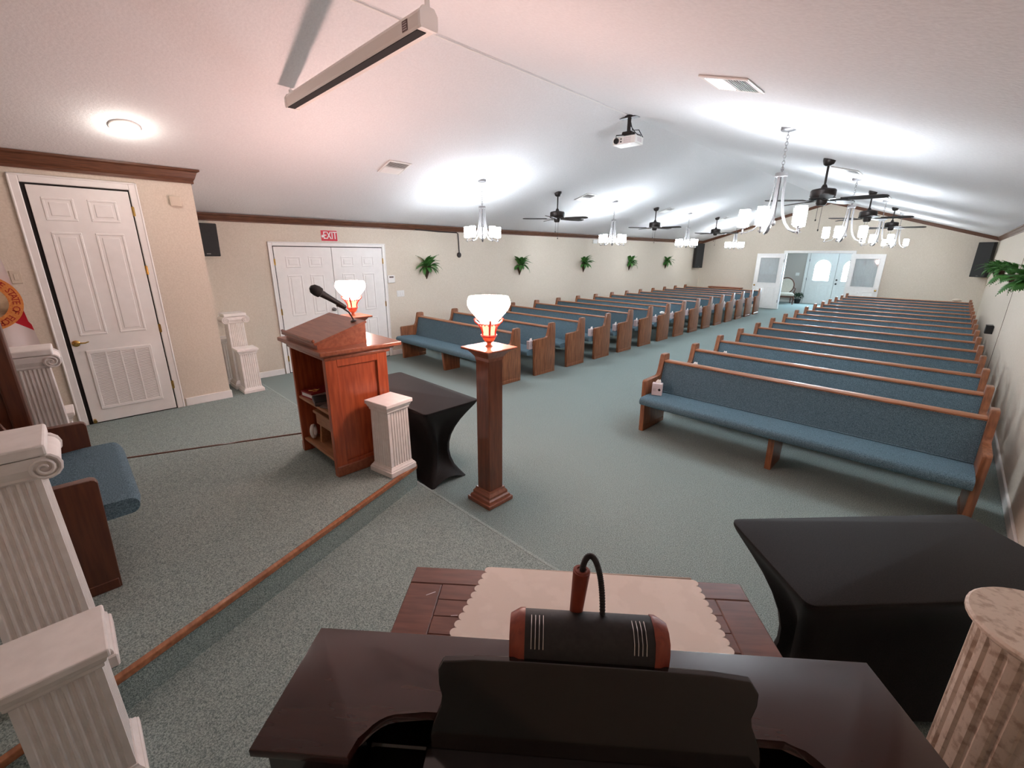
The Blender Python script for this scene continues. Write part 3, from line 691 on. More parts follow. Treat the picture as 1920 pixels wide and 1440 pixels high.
# round stained pedestal
rp = thing('round_pedestal', 'round fluted stone coloured pedestal with stained marbling in right foreground', 'pedestal', (0.384, 1.591, 0))
m = MB(); m.lathe([(0, 1.02), (0.150, 1.02), (0.170, 1.028), (0.178, 1.036), (0.178, 1.044), (0.172, 1.05), (0, 1.05)], 40); m.build('round_top', 'marble', rp, True)
N = 24*6
def fl(r, z):
    return [((r-0.008*max(0, math.sin(24*a)))*math.cos(a), (r-0.008*max(0, math.sin(24*a)))*math.sin(a), z) for a in [2*PI*i/N for i in range(N)]]
m = MB(); m.loft([[(0.150*math.cos(2*PI*i/N), 0.150*math.sin(2*PI*i/N), 1.02) for i in range(N)], fl(0.150, 0.99), fl(0.152, 0.5), fl(0.154, 0.10)]); m.build('fluted_shaft', 'marble', rp)
m = MB(); m.lathe([(0, 0), (0.185, 0), (0.185, 0.05), (0.172, 0.07), (0.165, 0.10), (0, 0.10)], 40); m.build('round_base', 'marble', rp, True)

# ---- lamp posts
def lamp_post(label, loc):
    r = thing('lamp_post', label, 'pedestal', loc, 0, 'wooden lamp posts')
    m = MB(); m.box((-0.133, -0.133, 0), (0.133, 0.133, 0.035), 0.004); m.loft([sq(0.235, 0.035), sq(0.225, 0.055), sq(0.20, 0.065), sq(0.20, 0.085), sq(0.17, 0.105), sq(0.165, 0.12)]); m.build('stepped_base', 'cherry_h', r)
    m = MB(); m.box((-0.072, -0.072, 0.115), (0.072, 0.072, 1.215), 0.004); m.build('post', 'oak_post', r)
    m = MB(); m.loft([sq(0.146, 1.19), sq(0.155, 1.215), sq(0.19, 1.24), sq(0.23, 1.262), sq(0.235, 1.272)]); m.box((-0.152, -0.152, 1.272), (0.152, 0.152, 1.29), 0.004); m.build('top_cap', 'cherry_h', r)
    return r
M['oak_post'] = mat('mahogany_post_grain', (0.13, 0.034, 0.014), 0.36, (0.21, 0.060, 0.024), scale=5, stretch=(9, 9, 0.9), detail=5, coat=0.3)
LP1, LP2 = (-2.37, 2.16), (-4.63, 2.20)
lamp_post('square wooden lamp post with stepped base standing in front of left pews', (*LP1, 0))
lamp_post('square wooden lamp post half hidden behind the pulpit', (*LP2, 0))
def make_lamp():
    r = thing('bowl_lamp', '', 'lamp', group='milk glass bowl lamps')
    m = MB(); m.lathe([(0, 0), (0.030, 0), (0.026, 0.008), (0.016, 0.014), (0.016, 0.028), (0.032, 0.040), (0.044, 0.055), (0.050, 0.070), (0.046, 0.074), (0, 0.074)], 20); m.build('foot_cup', 'copper', r, True)
    m = MB(); m.torus(0.052, 0.005, 20, 6, mtx=T(0, 0, 0.078)); m.torus(0.058, 0.004, 20, 6, mtx=T(0, 0, 0.088)); m.torus(0.066, 0.005, 20, 6, mtx=T(0, 0, 0.172))
    for k in range(16):
        a = 2*PI*k/16; m.ball((0.068*math.cos(a), 0.068*math.sin(a), 0.165), 0.006, 6, 4)
    m.build('rim_rings', 'red_lit', r, True)
    for k in range(4):
        a = PI/4+PI/2*k+0.15
        m = MB(); m.tube([(0.050, 0, 0.082), (0.046, 0, 0.11), (0.058, 0, 0.145), (0.078, 0, 0.172), (0.098, 0, 0.190), (0.103, 0, 0.204), (0.092, 0, 0.212), (0.086, 0, 0.202)], [0.007, 0.007, 0.008, 0.009, 0.009, 0.008, 0.007, 0.005], 8, mtx=RZm(a))
        m.ball((0.066, 0, 0.205), 0.016, 8, 6, (0.5, 1.1, 1), mtx=RZm(a)); m.build('scroll_arm', 'red_lit', r, True)
    m = MB(); m.lathe([(0.0, 0.075), (0.040, 0.078), (0.042, 0.11), (0.046, 0.14), (0.052, 0.165), (0.0, 0.166)], 16); m.build('lower_glass', 'candle_glow', r, True)
    prof = [(0.056, 0.166), (0.064, 0.185), (0.088, 0.215), (0.122, 0.252), (0.146, 0.285), (0.157, 0.312), (0.156, 0.330), (0.150, 0.352), (0.143, 0.368)]
    inn = [(max(a-0.005, 0.01), z) for a, z in reversed(prof)]
    rings = prof+inn
    m = MB(); seg = 32
    m.loft([[(a*math.cos(2*PI*i/seg), a*math.sin(2*PI*i/seg), z) for i in range(seg)] for a, z in rings]); m.build('glass_bowl', 'lamp_glow', r, True)
    return r
lamp = make_lamp()
for i, (p, lab) in enumerate(((LP1, 'lit milk glass bowl lamp on the lamp post in front of left pews'), (LP2, 'lit milk glass bowl lamp seen just behind the pulpit microphone'))):
    o = lamp if i == 0 else copy_tree(lamp)
    o.location = (*p, 1.29); o['label'] = lab
    ld = bpy.data.lights.new('lamp_bulb', 'POINT'); ld.energy = LAMP_WATT; ld.color = LAMP_COLOR; ld.shadow_soft_size = 0.05
    lo = bpy.data.objects.new('bulb_light', ld); COL.objects.link(lo); lo.parent = o; lo.location = (0, 0, 0.345)

# ---- black covered tables
def covered_table(label, loc, rz, L, W, Hh=0.735):
    r = thing('covered_table', label, 'table', loc, rz, 'black covered folding tables')
    seg = 12
    KN = [(0, 0.085), (0.06, 0.115), (0.16, 0.155), (0.3, 0.18), (0.5, 0.175), (0.7, 0.125), (0.85, 0.06), (0.95, 0.012), (0.985, 0.0), (1, 0)]
    def prof(t):
        for (a, p), (b, q) in zip(KN, KN[1:]):
            if t <= b: return p+(q-p)*(t-a)/(b-a)
        return 0
    def ring(t):
        z = Hh*t; ins = prof(t)
        bow = 0.05*math.sin(PI*min(t/0.97, 1.0)); rad = 0.03+0.02*math.sin(PI*t)
        if t > 0.985: ins = 0.0; bow = 0.0; rad = 0.035
        hx, hy = L/2-ins, W/2-ins; out = []
        for sx, sy, a0 in ((1, -1, -PI/2), (1, 1, 0), (-1, 1, PI/2), (-1, -1, PI)):
            for k in range(5):
                a = a0+PI/2*k/4; out.append((sx*(hx-rad)+rad*math.cos(a), sy*(hy-rad)+rad*math.sin(a), z))
            nx = {(1, -1): (1, 0), (1, 1): (0, 1), (-1, 1): (-1, 0), (-1, -1): (0, -1)}[(sx, sy)]
            nxt = {(1, -1): (1, 1), (1, 1): (-1, 1), (-1, 1): (-1, -1), (-1, -1): (1, -1)}[(sx, sy)]
            p0 = out[-1]; p1 = (nxt[0]*(hx-rad)+rad*nx[0]*1.0, nxt[1]*(hy-rad)+rad*nx[1]*1.0)
            for k in range(1, seg):
                u = k/seg; f = math.sin(PI*u)
                zz = z+(0.055*f*(1-t)**6 if t < 0.5 else 0)
                out.append((p0[0]+(p1[0]-p0[0])*u-nx[0]*bow*f, p0[1]+(p1[1]-p0[1])*u-nx[1]*bow*f, zz))
        return out
    ts = [0.0, 0.03, 0.08, 0.15, 0.25, 0.35, 0.45, 0.55, 0.65, 0.75, 0.84, 0.91, 0.955, 0.975, 0.99, 1.0]
    rings = [ring(t) for t in ts]
    last = [(x*0.99, y*0.985, Hh+0.003) for x, y, z in rings[-1]]
    m = MB(); m.loft(rings+[last], cap=False); vs = m.bm.verts[:]; m.bm.verts.ensure_lookup_table()
    m.bm.faces.new(m.bm.verts[-len(last):])
    m.build('stretch_cover', 'black_cloth', r, True)
    for sx in (-1, 1):
        for sy in (-1, 1):
            k = MB(); k.lathe([(0, 0.0), (0.022, 0.0), (0.022, 0.02), (0.014, 0.03), (0.014, Hh-0.03), (0, Hh-0.03)], 10, c=(sx*(L/2-0.22), sy*(W/2-0.22), 0)); k.build('leg', 'dark_metal', r)
    return r
covered_table('black stretch covered table in front of the pulpit beside the lamp post', (-3.37, 2.085, 0), 0, 1.27, 0.56)
ct2 = Vector((-0.515, 2.000)); ux = Vector((0.68, 0.735)).normalized(); uy = Vector((0.735, -0.68)).normalized()
c2 = ct2+ux*0.58+uy*0.265
covered_table('black stretch covered table at right foreground behind the round pedestal', (c2.x, c2.y, 0), math.atan2(ux.y, ux.x), 1.16, 0.53, 0.765)

# ---- short blue bench on the platform and tall dark panel
ben = make_pew(1.075, (), 'short blue cushioned bench with dark wood ends on the platform', 'platform bench')
del ben['group']; ben['category'] = 'bench'; ben.name = 'bench'
ben.location = (-2.73, -0.085, ST2); ben.rotation_euler = (0, 0, PI)
for c in kids(ben):
    if c.name.startswith('end_panel'):
        c.data.materials.clear(); c.data.materials.append(M['walnut'])
        for k in kids(c): k.data.materials.clear(); k.data.materials.append(M['walnut'])
tp = thing('wooden_screen', 'tall dark wood screen at left edge behind the blue bench', 'wooden screen', (-4.02, -0.31, ST2))  # upright panel of an unknown piece, mostly out of view
m = MB(); m.box((-0.03, -0.75, 0.0), (0.03, 0.0, 1.62), 0.01, 2); m.build('board', 'walnut', tp)
m = MB(); m.box((-0.045, -0.08, 0.0), (0.045, 0.008, 1.66), 0.012, 2); m.box((-0.045, -0.76, 0.0), (0.045, -0.68, 1.66), 0.012, 2); m.build('stile', 'walnut', tp)

# ---- flag
fl_ = thing('flag', 'white flag with red saltire and round orange seal hanging at left edge', 'flag', (-5.80, -0.50, 1.53))
def cloth(i, j):
    z = -0.62+1.25*j; y = -0.38+(0.38+0.265-0.10*(z+0.40))*i
    if z > -0.2: y = -0.38+(0.38+0.255-0.085*(z+0.45))*i
    return (0.020*math.sin(y*26+z*2)*(0.3+abs(z)), y, z)
m = MB(); m.grid(40, 40, cloth); m.build('cloth', 'flag_white', fl_, True)
m = MB(); m.tube([(-0.02, -0.39, -1.22), (-0.02, -0.39, 0.95)], 0.014, 10); pole = m.build('pole', 'oak_v', fl_, True)
m = MB(); m.lathe([(0, 0), (0.16, 0), (0.15, 0.03), (0.03, 0.06), (0.03, 0.12), (0, 0.12)], 24, c=(-0.02, -0.39, ST1-1.53)); m.build('pole_stand', 'brass', pole, True)
m = MB(); m.lathe([(0, 0), (0.015, 0.0), (0.028, 0.03), (0.0, 0.12)], 10, c=(-0.02, -0.39, 0.95)); m.build('finial', 'brass', pole, True)
SR_ = 0.24
m = MB(); m.loft([[(0.024+x, SR_*s*math.cos(2*PI*i/48), SR_*s*math.sin(2*PI*i/48)) for i in range(48)] for x, s in ((0, 1.0), (0.004, 1.0), (0.0045, 0.64), (0.0, 0.64))], cap=False); seal = m.build('seal_ring', 'seal_gold', fl_)
m = MB(); m.lathe([(0, 0), (SR_*0.64, 0), (SR_*0.64, 0.003), (0, 0.004)], 40, mtx=T(0.024, 0, 0) @ RYm(PI/2)); m.build('seal_scene', 'seal_scene', seal)
lm_ = MB(); word = 'GREAT SEAL OF THE STATE OF FLORIDA  IN GOD WE TRUST'
for k, ch in enumerate(word):
    if ch == ' ': continue
    a = math.radians(60-8*(k-14) if k < 35 else 60-8*21-5.2*(k-35)); me = text_mesh(ch, 0.066 if k < 35 else 0.045, 0.0008)
    me.transform(T(0.0295, SR_*0.82*math.cos(a), SR_*0.82*math.sin(a)) @ RXm(a-PI/2) @ RYm(PI/2) @ RZm(PI/2))
    lm_.bm.from_mesh(me); bpy.data.meshes.remove(me)
lm_.build('seal_lettering', 'seal_red', seal)

# ---- communion table
PO = Vector((-1.011, 0.306)); PU = Vector((0.758, 0.652)).normalized(); PV = Vector((0.652, -0.758)).normalized()
PANG = math.atan2(PU.y, PU.x)
# local frame for piano and communion table: x along width, y towards the player is -local y
def loc_uv(u, v): return (u, -v)
cmt = thing('communion_table', 'low reddish brown communion table with planked top in the foreground', 'table', (PO.x, PO.y, ST1), PANG)
u0, u1, v0, v1, tz = 0.11, 1.32, -0.49, -0.03, 0.682
def LB(m, ua, ub, va, vb, za, zb, bev=0.0, seg=1): return m.box((ua, -vb, za), (ub, -va, zb), bev, seg)
bw = 0.085
for (a, c, d, e) in ((u0, u1, v0, v0+bw), (u0, u1, v1-bw, v1), (u0, u0+0.12, v0+bw, v1-bw), (u1-0.12, u1, v0+bw, v1-bw)):
    m = MB(); LB(m, a, c, d, e, tz-0.028, tz, 0.004); m.build('border_board', 'table_wood', cmt)
np_ = 4; pw = (v1-v0-2*bw)/np_
for k in range(np_):
    m = MB(); LB(m, u0+0.1208, u1-0.1208, v0+bw+k*pw+0.0006, v0+bw+(k+1)*pw-0.0006, tz-0.028, tz-0.0005, 0.0015); m.build('plank', 'table_wood', cmt)
m = MB(); LB(m, u0+0.06, u1-0.06, v0+0.05, v0+0.07, tz-0.13, tz-0.028); LB(m, u0+0.06, u1-0.06, v1-0.07, v1-0.05, tz-0.13, tz-0.028); LB(m, u0+0.06, u0+0.08, v0+0.07, v1-0.07, tz-0.13, tz-0.028); LB(m, u1-0.08, u1-0.06, v0+0.07, v1-0.07, tz-0.13, tz-0.028); m.build('apron', 'table_wood', cmt)
for a in (u0+0.05, u1-0.12):
    for d in (v0+0.04, v1-0.11):
        m = MB(); LB(m, a, a+0.07, d, d+0.07, 0.0, tz-0.028, 0.005); m.build('leg', 'table_wood', cmt)
m = MB(); m.box((0.0, 0.0, 0.0), (0.035, 0.003, 0.0004), mtx=T(0.185, 0.345, tz) @ RZm(0.55)); m.box((0, 0, 0), (0.022, 0.0025, 0.0004), mtx=T(0.29, 0.262, tz-0.0004) @ RZm(0.15)); m.build('scratch', 'card', cmt)
# lace runner
def runner_outline():
    pts = []
    def scal(p, q, n, side):
        p, q = Vector(p), Vector(q); d = (q-p)/n; nrm = Vector((-d.y, d.x)).normalized()*side; r = d.length/2
        for k in range(n):
            c = p+d*(k+0.5)
            for t in range(7):
                a = PI-PI*t/7; pts.append(c+d.normalized()*r*math.cos(a)+nrm*r*math.sin(a)*0.95)
    a, bq, c, d = (0.395, 0.503), (1.150, 0.493), (1.172, 0.02), (0.27, 0.02)
    scal(d, a, 15, 1); pts.append(Vector(a)); pts.append(Vector(bq)); scal(bq, c, 15, 1); pts.append(Vector(c)); pts.append(Vector(d))
    return pts
ro = runner_outline()
m = MB(); m.prism([(p.x, p.y) for p in ro], 'z', 0.0, 0.0022)
run = m.build('table_runner', 'linen', None, loc=(PO.x, PO.y, ST1+tz+0.0006), rot=(0, 0, PANG))
tag(run, 'cream lace table runner with scalloped ends on the communion table', 'table runner')
m = MB(); LB(m, 0.395, 1.150, -0.506, -0.501, -0.09, 0.0022, 0.002); m.build('back_drop', 'linen', run)
# ---- piano
PT = 1.0-ST1
pn = thing('piano', 'dark polished digital piano with music stand in the foreground', 'piano', (PO.x, PO.y, ST1), PANG)
lid = [(0, 0), (1.389, 0), (1.389, 0.30), (1.165, 0.30)]+[(1.165-0.022*math.sin(t)-0.055*(1-math.cos(t)), 0.30-0.095*math.sin(t)) for t in [PI/2*k/8 for k in range(1, 9)]]
lid += [(0.285+0.055-0.0*t, 0.20) for t in [0]]
lid += [(0.205+0.08*(1-math.cos(t))*1.0, 0.30-0.095*math.cos(PI/2-t)) for t in [PI/2*(1-k/8) for k in range(1, 9)]]
lid += [(0.0, 0.30)]
m = MB(); m.prism([(u, -v) for u, v in lid], 'z', PT-0.024, PT)
e = [e for e in m.bm.edges if abs(e.verts[0].co.z-e.verts[1].co.z) < 1e-6]
bmesh.ops.bevel(m.bm, geom=e, offset=0.004, segments=2, profile=0.5, affect='EDGES')
m.build('lid', 'mahogany_gloss', pn, True)
m = MB(); LB(m, 0.02, 0.19, 0.012, 0.285, 0.44, PT-0.024, 0.006); m.build('cheek', 'ebony', pn)
m = MB(); LB(m, 1.20, 1.37, 0.012, 0.285, 0.44, PT-0.024, 0.006); m.build('cheek', 'ebony', pn)
for a in (0.02, 1.20):
    m = MB(); LB(m, a, a+0.17, 0.285, 0.50, 0.44, 0.66, 0.01, 2); m.build('key_block', 'ebony', pn)
m = MB(); LB(m, 0.02, 1.369, 0.012, 0.05, 0.05, PT-0.024, 0.004); m.build('back_panel', 'ebony', pn)
m = MB(); LB(m, 0.19, 1.20, 0.05, 0.50, 0.44, 0.56, 0.006); m.build('key_bed', 'ebony', pn)
m = MB(); LB(m, 0.19, 1.20, 0.05, 0.185, 0.56, PT-0.14, 0.006); m.build('control_panel', 'ebony', pn)
m = MB(); m.prism([(-0.19, PT-0.14), (-0.26, PT-0.12), (-0.32, PT-0.15), (-0.36, PT-0.21), (-0.36, PT-0.225), (-0.31, PT-0.17), (-0.26, PT-0.14), (-0.19, PT-0.16)], 'x', 0.20, 1.19); m.build('fallboard', 'ebony', pn, True)
wk = MB()
for k in range(52):
    u = 0.21+k*0.0186; LB(wk, u, u+0.0178, 0.36, 0.49, 0.56, 0.585, 0.001)
q = wk.build('white_keys', 'plastic', pn); q['kind'] = 'stuff'
for a in (0.03, 1.29):
    m = MB(); LB(m, a, a+0.07, 0.40, 0.47, 0.0, 0.44, 0.006); m.build('leg', 'ebony', pn)
    m = MB(); LB(m, a, a+0.07, 0.02, 0.09, 0.0, 0.44, 0.006); m.build('leg', 'ebony', pn)
# music stand, in the plane from (v .222, z .95) leaning back to (v .18, z 1.12)
def stand_pt(u, h, d): # h: height above .93
    v = 0.226-(h)*0.25
    return (u, -(v-d), 0.93-ST1+h)
so = [(0.352, 0.0), (0.350, 0.03), (0.355, 0.055), (0.371, 0.095), (0.373, 0.115), (0.366, 0.14), (0.364, 0.172), (0.374, 0.190), (0.44, 0.197), (0.56, 0.200), (0.80, 0.200), (0.94, 0.197), (1.015, 0.190),
      (1.032, 0.165), (1.030, 0.14), (1.020, 0.115), (1.022, 0.095), (1.038, 0.055), (1.042, 0.03), (1.040, 0.0)]
m = MB(); m.loft([[stand_pt(u, h, 0.0) for u, h in so], [stand_pt(u, h, 0.014) for u, h in so]])
bmesh.ops.recalc_face_normals(m.bm, faces=m.bm.faces[:])
e = [e for e in m.bm.edges if len(e.link_faces) == 2 and e.calc_face_angle(0) > 0.8]
bmesh.ops.bevel(m.bm, geom=e, offset=0.0022, segments=2, profile=0.5, affect='EDGES')
m.build('music_stand', 'ebony', pn)
m = MB(); LB(m, 0.34, 1.05, 0.215, 0.29, 0.93-ST1-0.012, 0.93-ST1, 0.004); m.build('music_ledge', 'ebony', pn)
# piano lamp
al = thing('piano_lamp', 'gooseneck piano lamp with black shade and reddish wooden ends', 'lamp', (PO.x, PO.y, 1.0), PANG)
def AL(u, v, z): return Vector((u, -v, z-1.0))
m = MB(); m.lathe([(0, 0), (0.062, 0), (0.062, 0.012), (0.030, 0.022), (0, 0.022)], 24, c=AL(0.655, 0.085, 1.0)); m.build('weighted_base', 'black', al, True)
m = MB(); m.tube([AL(0.655, 0.085, 1.02), AL(0.662, 0.088, 1.20), AL(0.668, 0.090, 1.299)], [0.011, 0.0150, 0.0188], 20); post = m.build('wooden_post', 'lamp_wood', al, True)
m = MB(); m.torus(0.0125, 0.0035, 18, 6, mtx=T(0.668, -0.090, 0.299)); m.build('post_rim', 'lamp_wood', post, True)
m = MB()
gp = []
P0, P3 = AL(0.668, 0.090, 1.285), AL(0.718, 0.105, 1.175)
P1, P2 = AL(0.672, 0.085, 1.375), AL(0.715, 0.092, 1.355)
for k in range(17):
    t = k/16; gp.append(P0*(1-t)**3+P1*3*t*(1-t)**2+P2*3*t*t*(1-t)+P3*t**3)
m.tube(gp, [0.0058]*17, 10); m.build('gooseneck', 'black', al, True)
rr = MB()
for k in range(2, 60):
    t = k/60; c = P0*(1-t)**3+P1*3*t*(1-t)**2+P2*3*t*t*(1-t)+P3*t**3
    t2 = t+0.01; c2_ = P0*(1-t2)**3+P1*3*t2*(1-t2)**2+P2*3*t2*t2*(1-t2)+P3*t2**3
    q = (c2_-c).to_track_quat('Z', 'Y').to_matrix().to_4x4()
    rr.torus(0.0058, 0.0011, 10, 4, mtx=Matrix.Translation(c) @ q)
q = rr.build('gooseneck_rings', 'dark_metal', al); q['kind'] = 'stuff'
def shade_ring(u, s, dv=0.0):
    prof = [(0.085, 1.105), (0.082, 1.165), (0.088, 1.188), (0.105, 1.198), (0.135, 1.196), (0.157, 1.180), (0.166, 1.150), (0.168, 1.105)]
    cv, cz = 0.126, 1.150
    return [AL(u, cv+(v-cv)*s+dv, cz+(z-cz)*s) for v, z in prof]
m = MB(); m.loft([shade_ring(0.548, 1.0), shade_ring(0.822, 1.0)]); m.build('shade', 'black', al, True)
for a, bq in ((0.548, 0.515), (0.822, 0.855)):
    m = MB(); m.loft([shade_ring(a, 1.04), shade_ring(a+(bq-a)*0.35, 1.03), shade_ring(bq, 0.80)]); m.build('end_cap', 'lamp_wood', al, True)
for s0 in (0.562, 0.778):
    for k in range(4):
        u = s0+0.0085*k
        m = MB(); m.tube([AL(u, 0.118, 1.1985), AL(u, 0.140, 1.1965), AL(u, 0.160, 1.180), AL(u, 0.1672, 1.158)], 0.0014, 6); m.build('silver_stripe', 'chrome', al)

# ================================================================== CEILING THINGS
# chandeliers
def make_chandelier():
    r = thing('chandelier', '', 'chandelier', group='five shade chandeliers')
    # local origin at the canopy, z down
    m = MB(); m.lathe([(0, 0.02), (0.068, 0.02), (0.068, -0.012), (0.055, -0.022), (0.012, -0.028), (0, -0.028)], 24); m.build('canopy', 'nickel', r, True)
    m = MB(); z = -0.03; k = 0
    while z > -0.335:
        m.torus(0.012, 0.0025, 10, 5, mtx=T(0, 0, z-0.014) @ RZm(PI/2*(k % 2)) @ RXm(PI/2) , squash=1.5); z -= 0.027; k += 1
    m.build('chain', 'nickel', r, True)
    m = MB(); m.torus(0.02, 0.004, 14, 6, mtx=T(0, 0, -0.355) @ RXm(PI/2)); m.lathe([(0, -0.375), (0.052, -0.375), (0.055, -0.38), (0.055, -0.408), (0.050, -0.412), (0, -0.412)], 24); m.build('top_cap', 'nickel', r, True)
    m = MB(); m.tube([(0, 0, -0.41), (0, 0, -0.80)], 0.006, 8); m.lathe([(0, 0), (0.016, 0), (0.020, -0.03), (0.012, -0.045), (0, -0.05)], 12, c=(0, 0, -0.80)); m.build('centre_rod', 'nickel', r, True)
    for k in range(5):
        a = 2*PI*k/5; R = RZm(a)
        m = MB(); pts = [(0.045, 0, -0.40), (0.047, 0, -0.52), (0.058, 0, -0.63), (0.080, 0, -0.740), (0.118, 0, -0.825), (0.172, 0, -0.885), (0.232, 0, -0.908), (0.290, 0, -0.905)]
        P = [Vector(p) for p in pts]; fine = []
        for i in range(len(P)-1): fine += [P[i], (P[i]+P[i+1])/2]
        fine.append(P[-1]); rings = []
        for i, p in enumerate(fine):
            t = (fine[min(i+1, len(fine)-1)]-fine[max(i-1, 0)]).normalized(); nn = Vector((-t.z, 0, t.x)); w = 0.011+0.003*math.sin(PI*i/len(fine))
            rings.append([p+nn*0.004+Vector((0, w, 0)), p-nn*0.004+Vector((0, w, 0)), p-nn*0.004-Vector((0, w, 0)), p+nn*0.004-Vector((0, w, 0))])
        m.loft(rings, mtx=R); m.lathe([(0, -0.925), (0.008, -0.922), (0.008, -0.872), (0.026, -0.866), (0.026, -0.858), (0, -0.858)], 12, mtx=R @ T(0.265, 0, 0)); arm = m.build('arm', 'nickel', r, True)
        m = MB(); seg = 20
        ring = lambda q, z: [(0.265+q*math.cos(2*PI*i/seg), q*math.sin(2*PI*i/seg), z) for i in range(seg)]
        m.loft([ring(0.02, -0.855), ring(0.046, -0.852), ring(0.048, -0.845), ring(0.048, -0.690), ring(0.045, -0.690), ring(0.045, -0.845), ring(0.02, -0.850)], cap=False, mtx=R); m.build('inner_shade', 'shade_glow', arm, True)
        m = MB(); m.loft([ring(0.058, -0.856), ring(0.058, -0.674)], cap=False, mtx=R); m.build('outer_glass', 'clear', arm, True)
        ld = bpy.data.lights.get('chandelier_bulb') or bpy.data.lights.new('chandelier_bulb', 'POINT'); ld.energy = CHANDELIER_WATT; ld.color = CHANDELIER_COLOR; ld.shadow_soft_size = 0.03
        lo = bpy.data.objects.new('bulb_light', ld); COL.objects.link(lo); lo.parent = r; lo.location = (0.265*math.cos(a), 0.265*math.sin(a), -0.71)
    return r
CHY = [5.03, 8.93, 12.8, 16.66]
ch0 = make_chandelier(); n = 0
for side, x in (('left', -5.655), ('right', -1.375)):
    for i, y in enumerate(CHY):
        o = ch0 if n == 0 else copy_tree(ch0); n += 1
        zc = ceil_z(x); o.location = (x, y, zc)
        phi = math.atan2(y, x)
        o.rotation_euler = (0, 0, phi+(0 if side == 'left' else math.radians(14)))
        o['label'] = '%s chandelier over the %s pews, %s' % ({0: 'front', 1: 'second', 2: 'third', 3: 'rearmost'}[i], side, ['largest looking', 'next behind the front fan', 'behind the second fan', 'closest to the back wall'][i])
# fans
def make_fan():
    r = thing('ceiling_fan', '', 'ceiling fan', group='dark ceiling fans')
    m = MB(); m.lathe([(0, 0.02), (0.068, 0.02), (0.068, -0.01), (0.055, -0.05), (0.030, -0.068), (0, -0.068)], 24); m.build('canopy', 'dark_metal', r, True)
    m = MB(); m.tube([(0, 0, -0.05), (0, 0, -0.30)], 0.013, 12); m.lathe([(0.013, -0.275), (0.022, -0.28), (0.040, -0.325), (0, -0.325)], 16); m.build('downrod', 'dark_metal', r, True)
    m = MB(); m.lathe([(0, -0.32), (0.06, -0.322), (0.125, -0.335), (0.138, -0.35), (0.138, -0.415), (0.128, -0.428), (0.142, -0.432), (0.142, -0.445), (0.10, -0.455), (0, -0.455)], 32); m.build('motor_housing', 'dark_metal', r, True)
    m = MB(); m.lathe([(0, -0.455), (0.062, -0.455), (0.060, -0.50), (0.045, -0.522), (0, -0.525)], 20); m.build('switch_housing', 'dark_metal', r, True)
    for k in range(5):
        R = RZm(2*PI*k/5) @ T(0, 0, -0.458) @ RXm(math.radians(-11))
        out = [(0.20, -0.052), (0.40, -0.068), (0.60, -0.066), (0.645, -0.045), (0.66, 0.0), (0.645, 0.045), (0.60, 0.066), (0.40, 0.068), (0.20, 0.052)]
        m = MB(); m.prism(out, 'z', -0.004, 0.004, mtx=R); bl = m.build('blade', 'blade', r)
        m = MB(); m.prism([(0.09, -0.018), (0.20, -0.032), (0.27, -0.012), (0.27, 0.012), (0.20, 0.032), (0.09, 0.018)], 'z', -0.010, -0.004, mtx=R); m.build('blade_iron', 'dark_metal', bl)
    for dx, L in ((0.03, 0.16), (-0.02, 0.28)):
        m = MB(); m.tube([(dx, 0, -0.52), (dx, 0, -0.52-L)], 0.0022, 6); m.lathe([(0, 0), (0.007, -0.005), (0.009, -0.02), (0, -0.03)], 8, c=(dx, 0, -0.52-L)); m.build('pull_chain', 'dark_metal', r)
    return r
fan0 = make_fan(); n = 0
for side, x in (('left', -5.65), ('right', -1.39)):
    for i, y in enumerate([6.94, 10.83, 14.82]):
        o = fan0 if n == 0 else copy_tree(fan0); n += 1
        o.location = (x, y, ceil_z(x)-0.005); o.rotation_euler = (0, 0, math.radians(222 if side == 'left' else 214)+0.04*i)
        o['label'] = 'dark five blade ceiling fan over the %s pews, %s' % (side, ['nearest the stage', 'middle one of its row', 'farthest, nearest the back wall'][i])
# vents on the slopes
def make_vent():
    r = thing('ceiling_vent', '', 'vent', group='ceiling air vents')
    m = MB(); a = 0.172
    for p, q in (((-a, -a), (a, -a+0.03)), ((-a, a-0.03), (a, a)), ((-a, -a+0.03), (-a+0.03, a-0.03)), ((a-0.03, -a+0.03), (a, a-0.03))):
        m.box((p[0], p[1], -0.012), (q[0], q[1], 0.0), 0.004)
    m.box((-0.006, -a+0.03, -0.011), (0.006, a-0.03, -0.001)); m.build('frame', 'plastic', r)
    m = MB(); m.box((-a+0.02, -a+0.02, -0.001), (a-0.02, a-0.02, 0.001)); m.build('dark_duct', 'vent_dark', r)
    me = None
    for half in (-1, 1):
        for k in range(7):
            x = half*(0.022+0.0185*k)
            if me is None:
                m = MB(); m.box((-0.0058, -a+0.03, -0.0012), (0.0058, a-0.03, 0.0012)); o = m.build('slat', 'plastic', r); me = o.data
            else:
                o = bpy.data.objects.new('slat', me); COL.objects.link(o); o.parent = r
            o.location = (x, 0, -0.010); o.rotation_euler = (0, half*0.7, 0)
    return r
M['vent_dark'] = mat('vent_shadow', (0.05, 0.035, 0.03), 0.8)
vent0 = make_vent(); n = 0
for side, x, tilt in (('left', -5.66, TILT_L), ('right', -1.345, TILT_R)):
    for i, y in enumerate([3.47, 7.84, 11.46, 15.33]):
        o = vent0 if n == 0 else copy_tree(vent0); n += 1
        o.location = (x, y, ceil_z(x)-0.001); o.rotation_euler = (0, tilt, 0)
        o['label'] = 'white louvered air vent on %s ceiling slope, %s' % (side, ['nearest the stage', 'just beyond the first fan', 'just beyond the second fan', 'just beyond the farthest fan'][i])
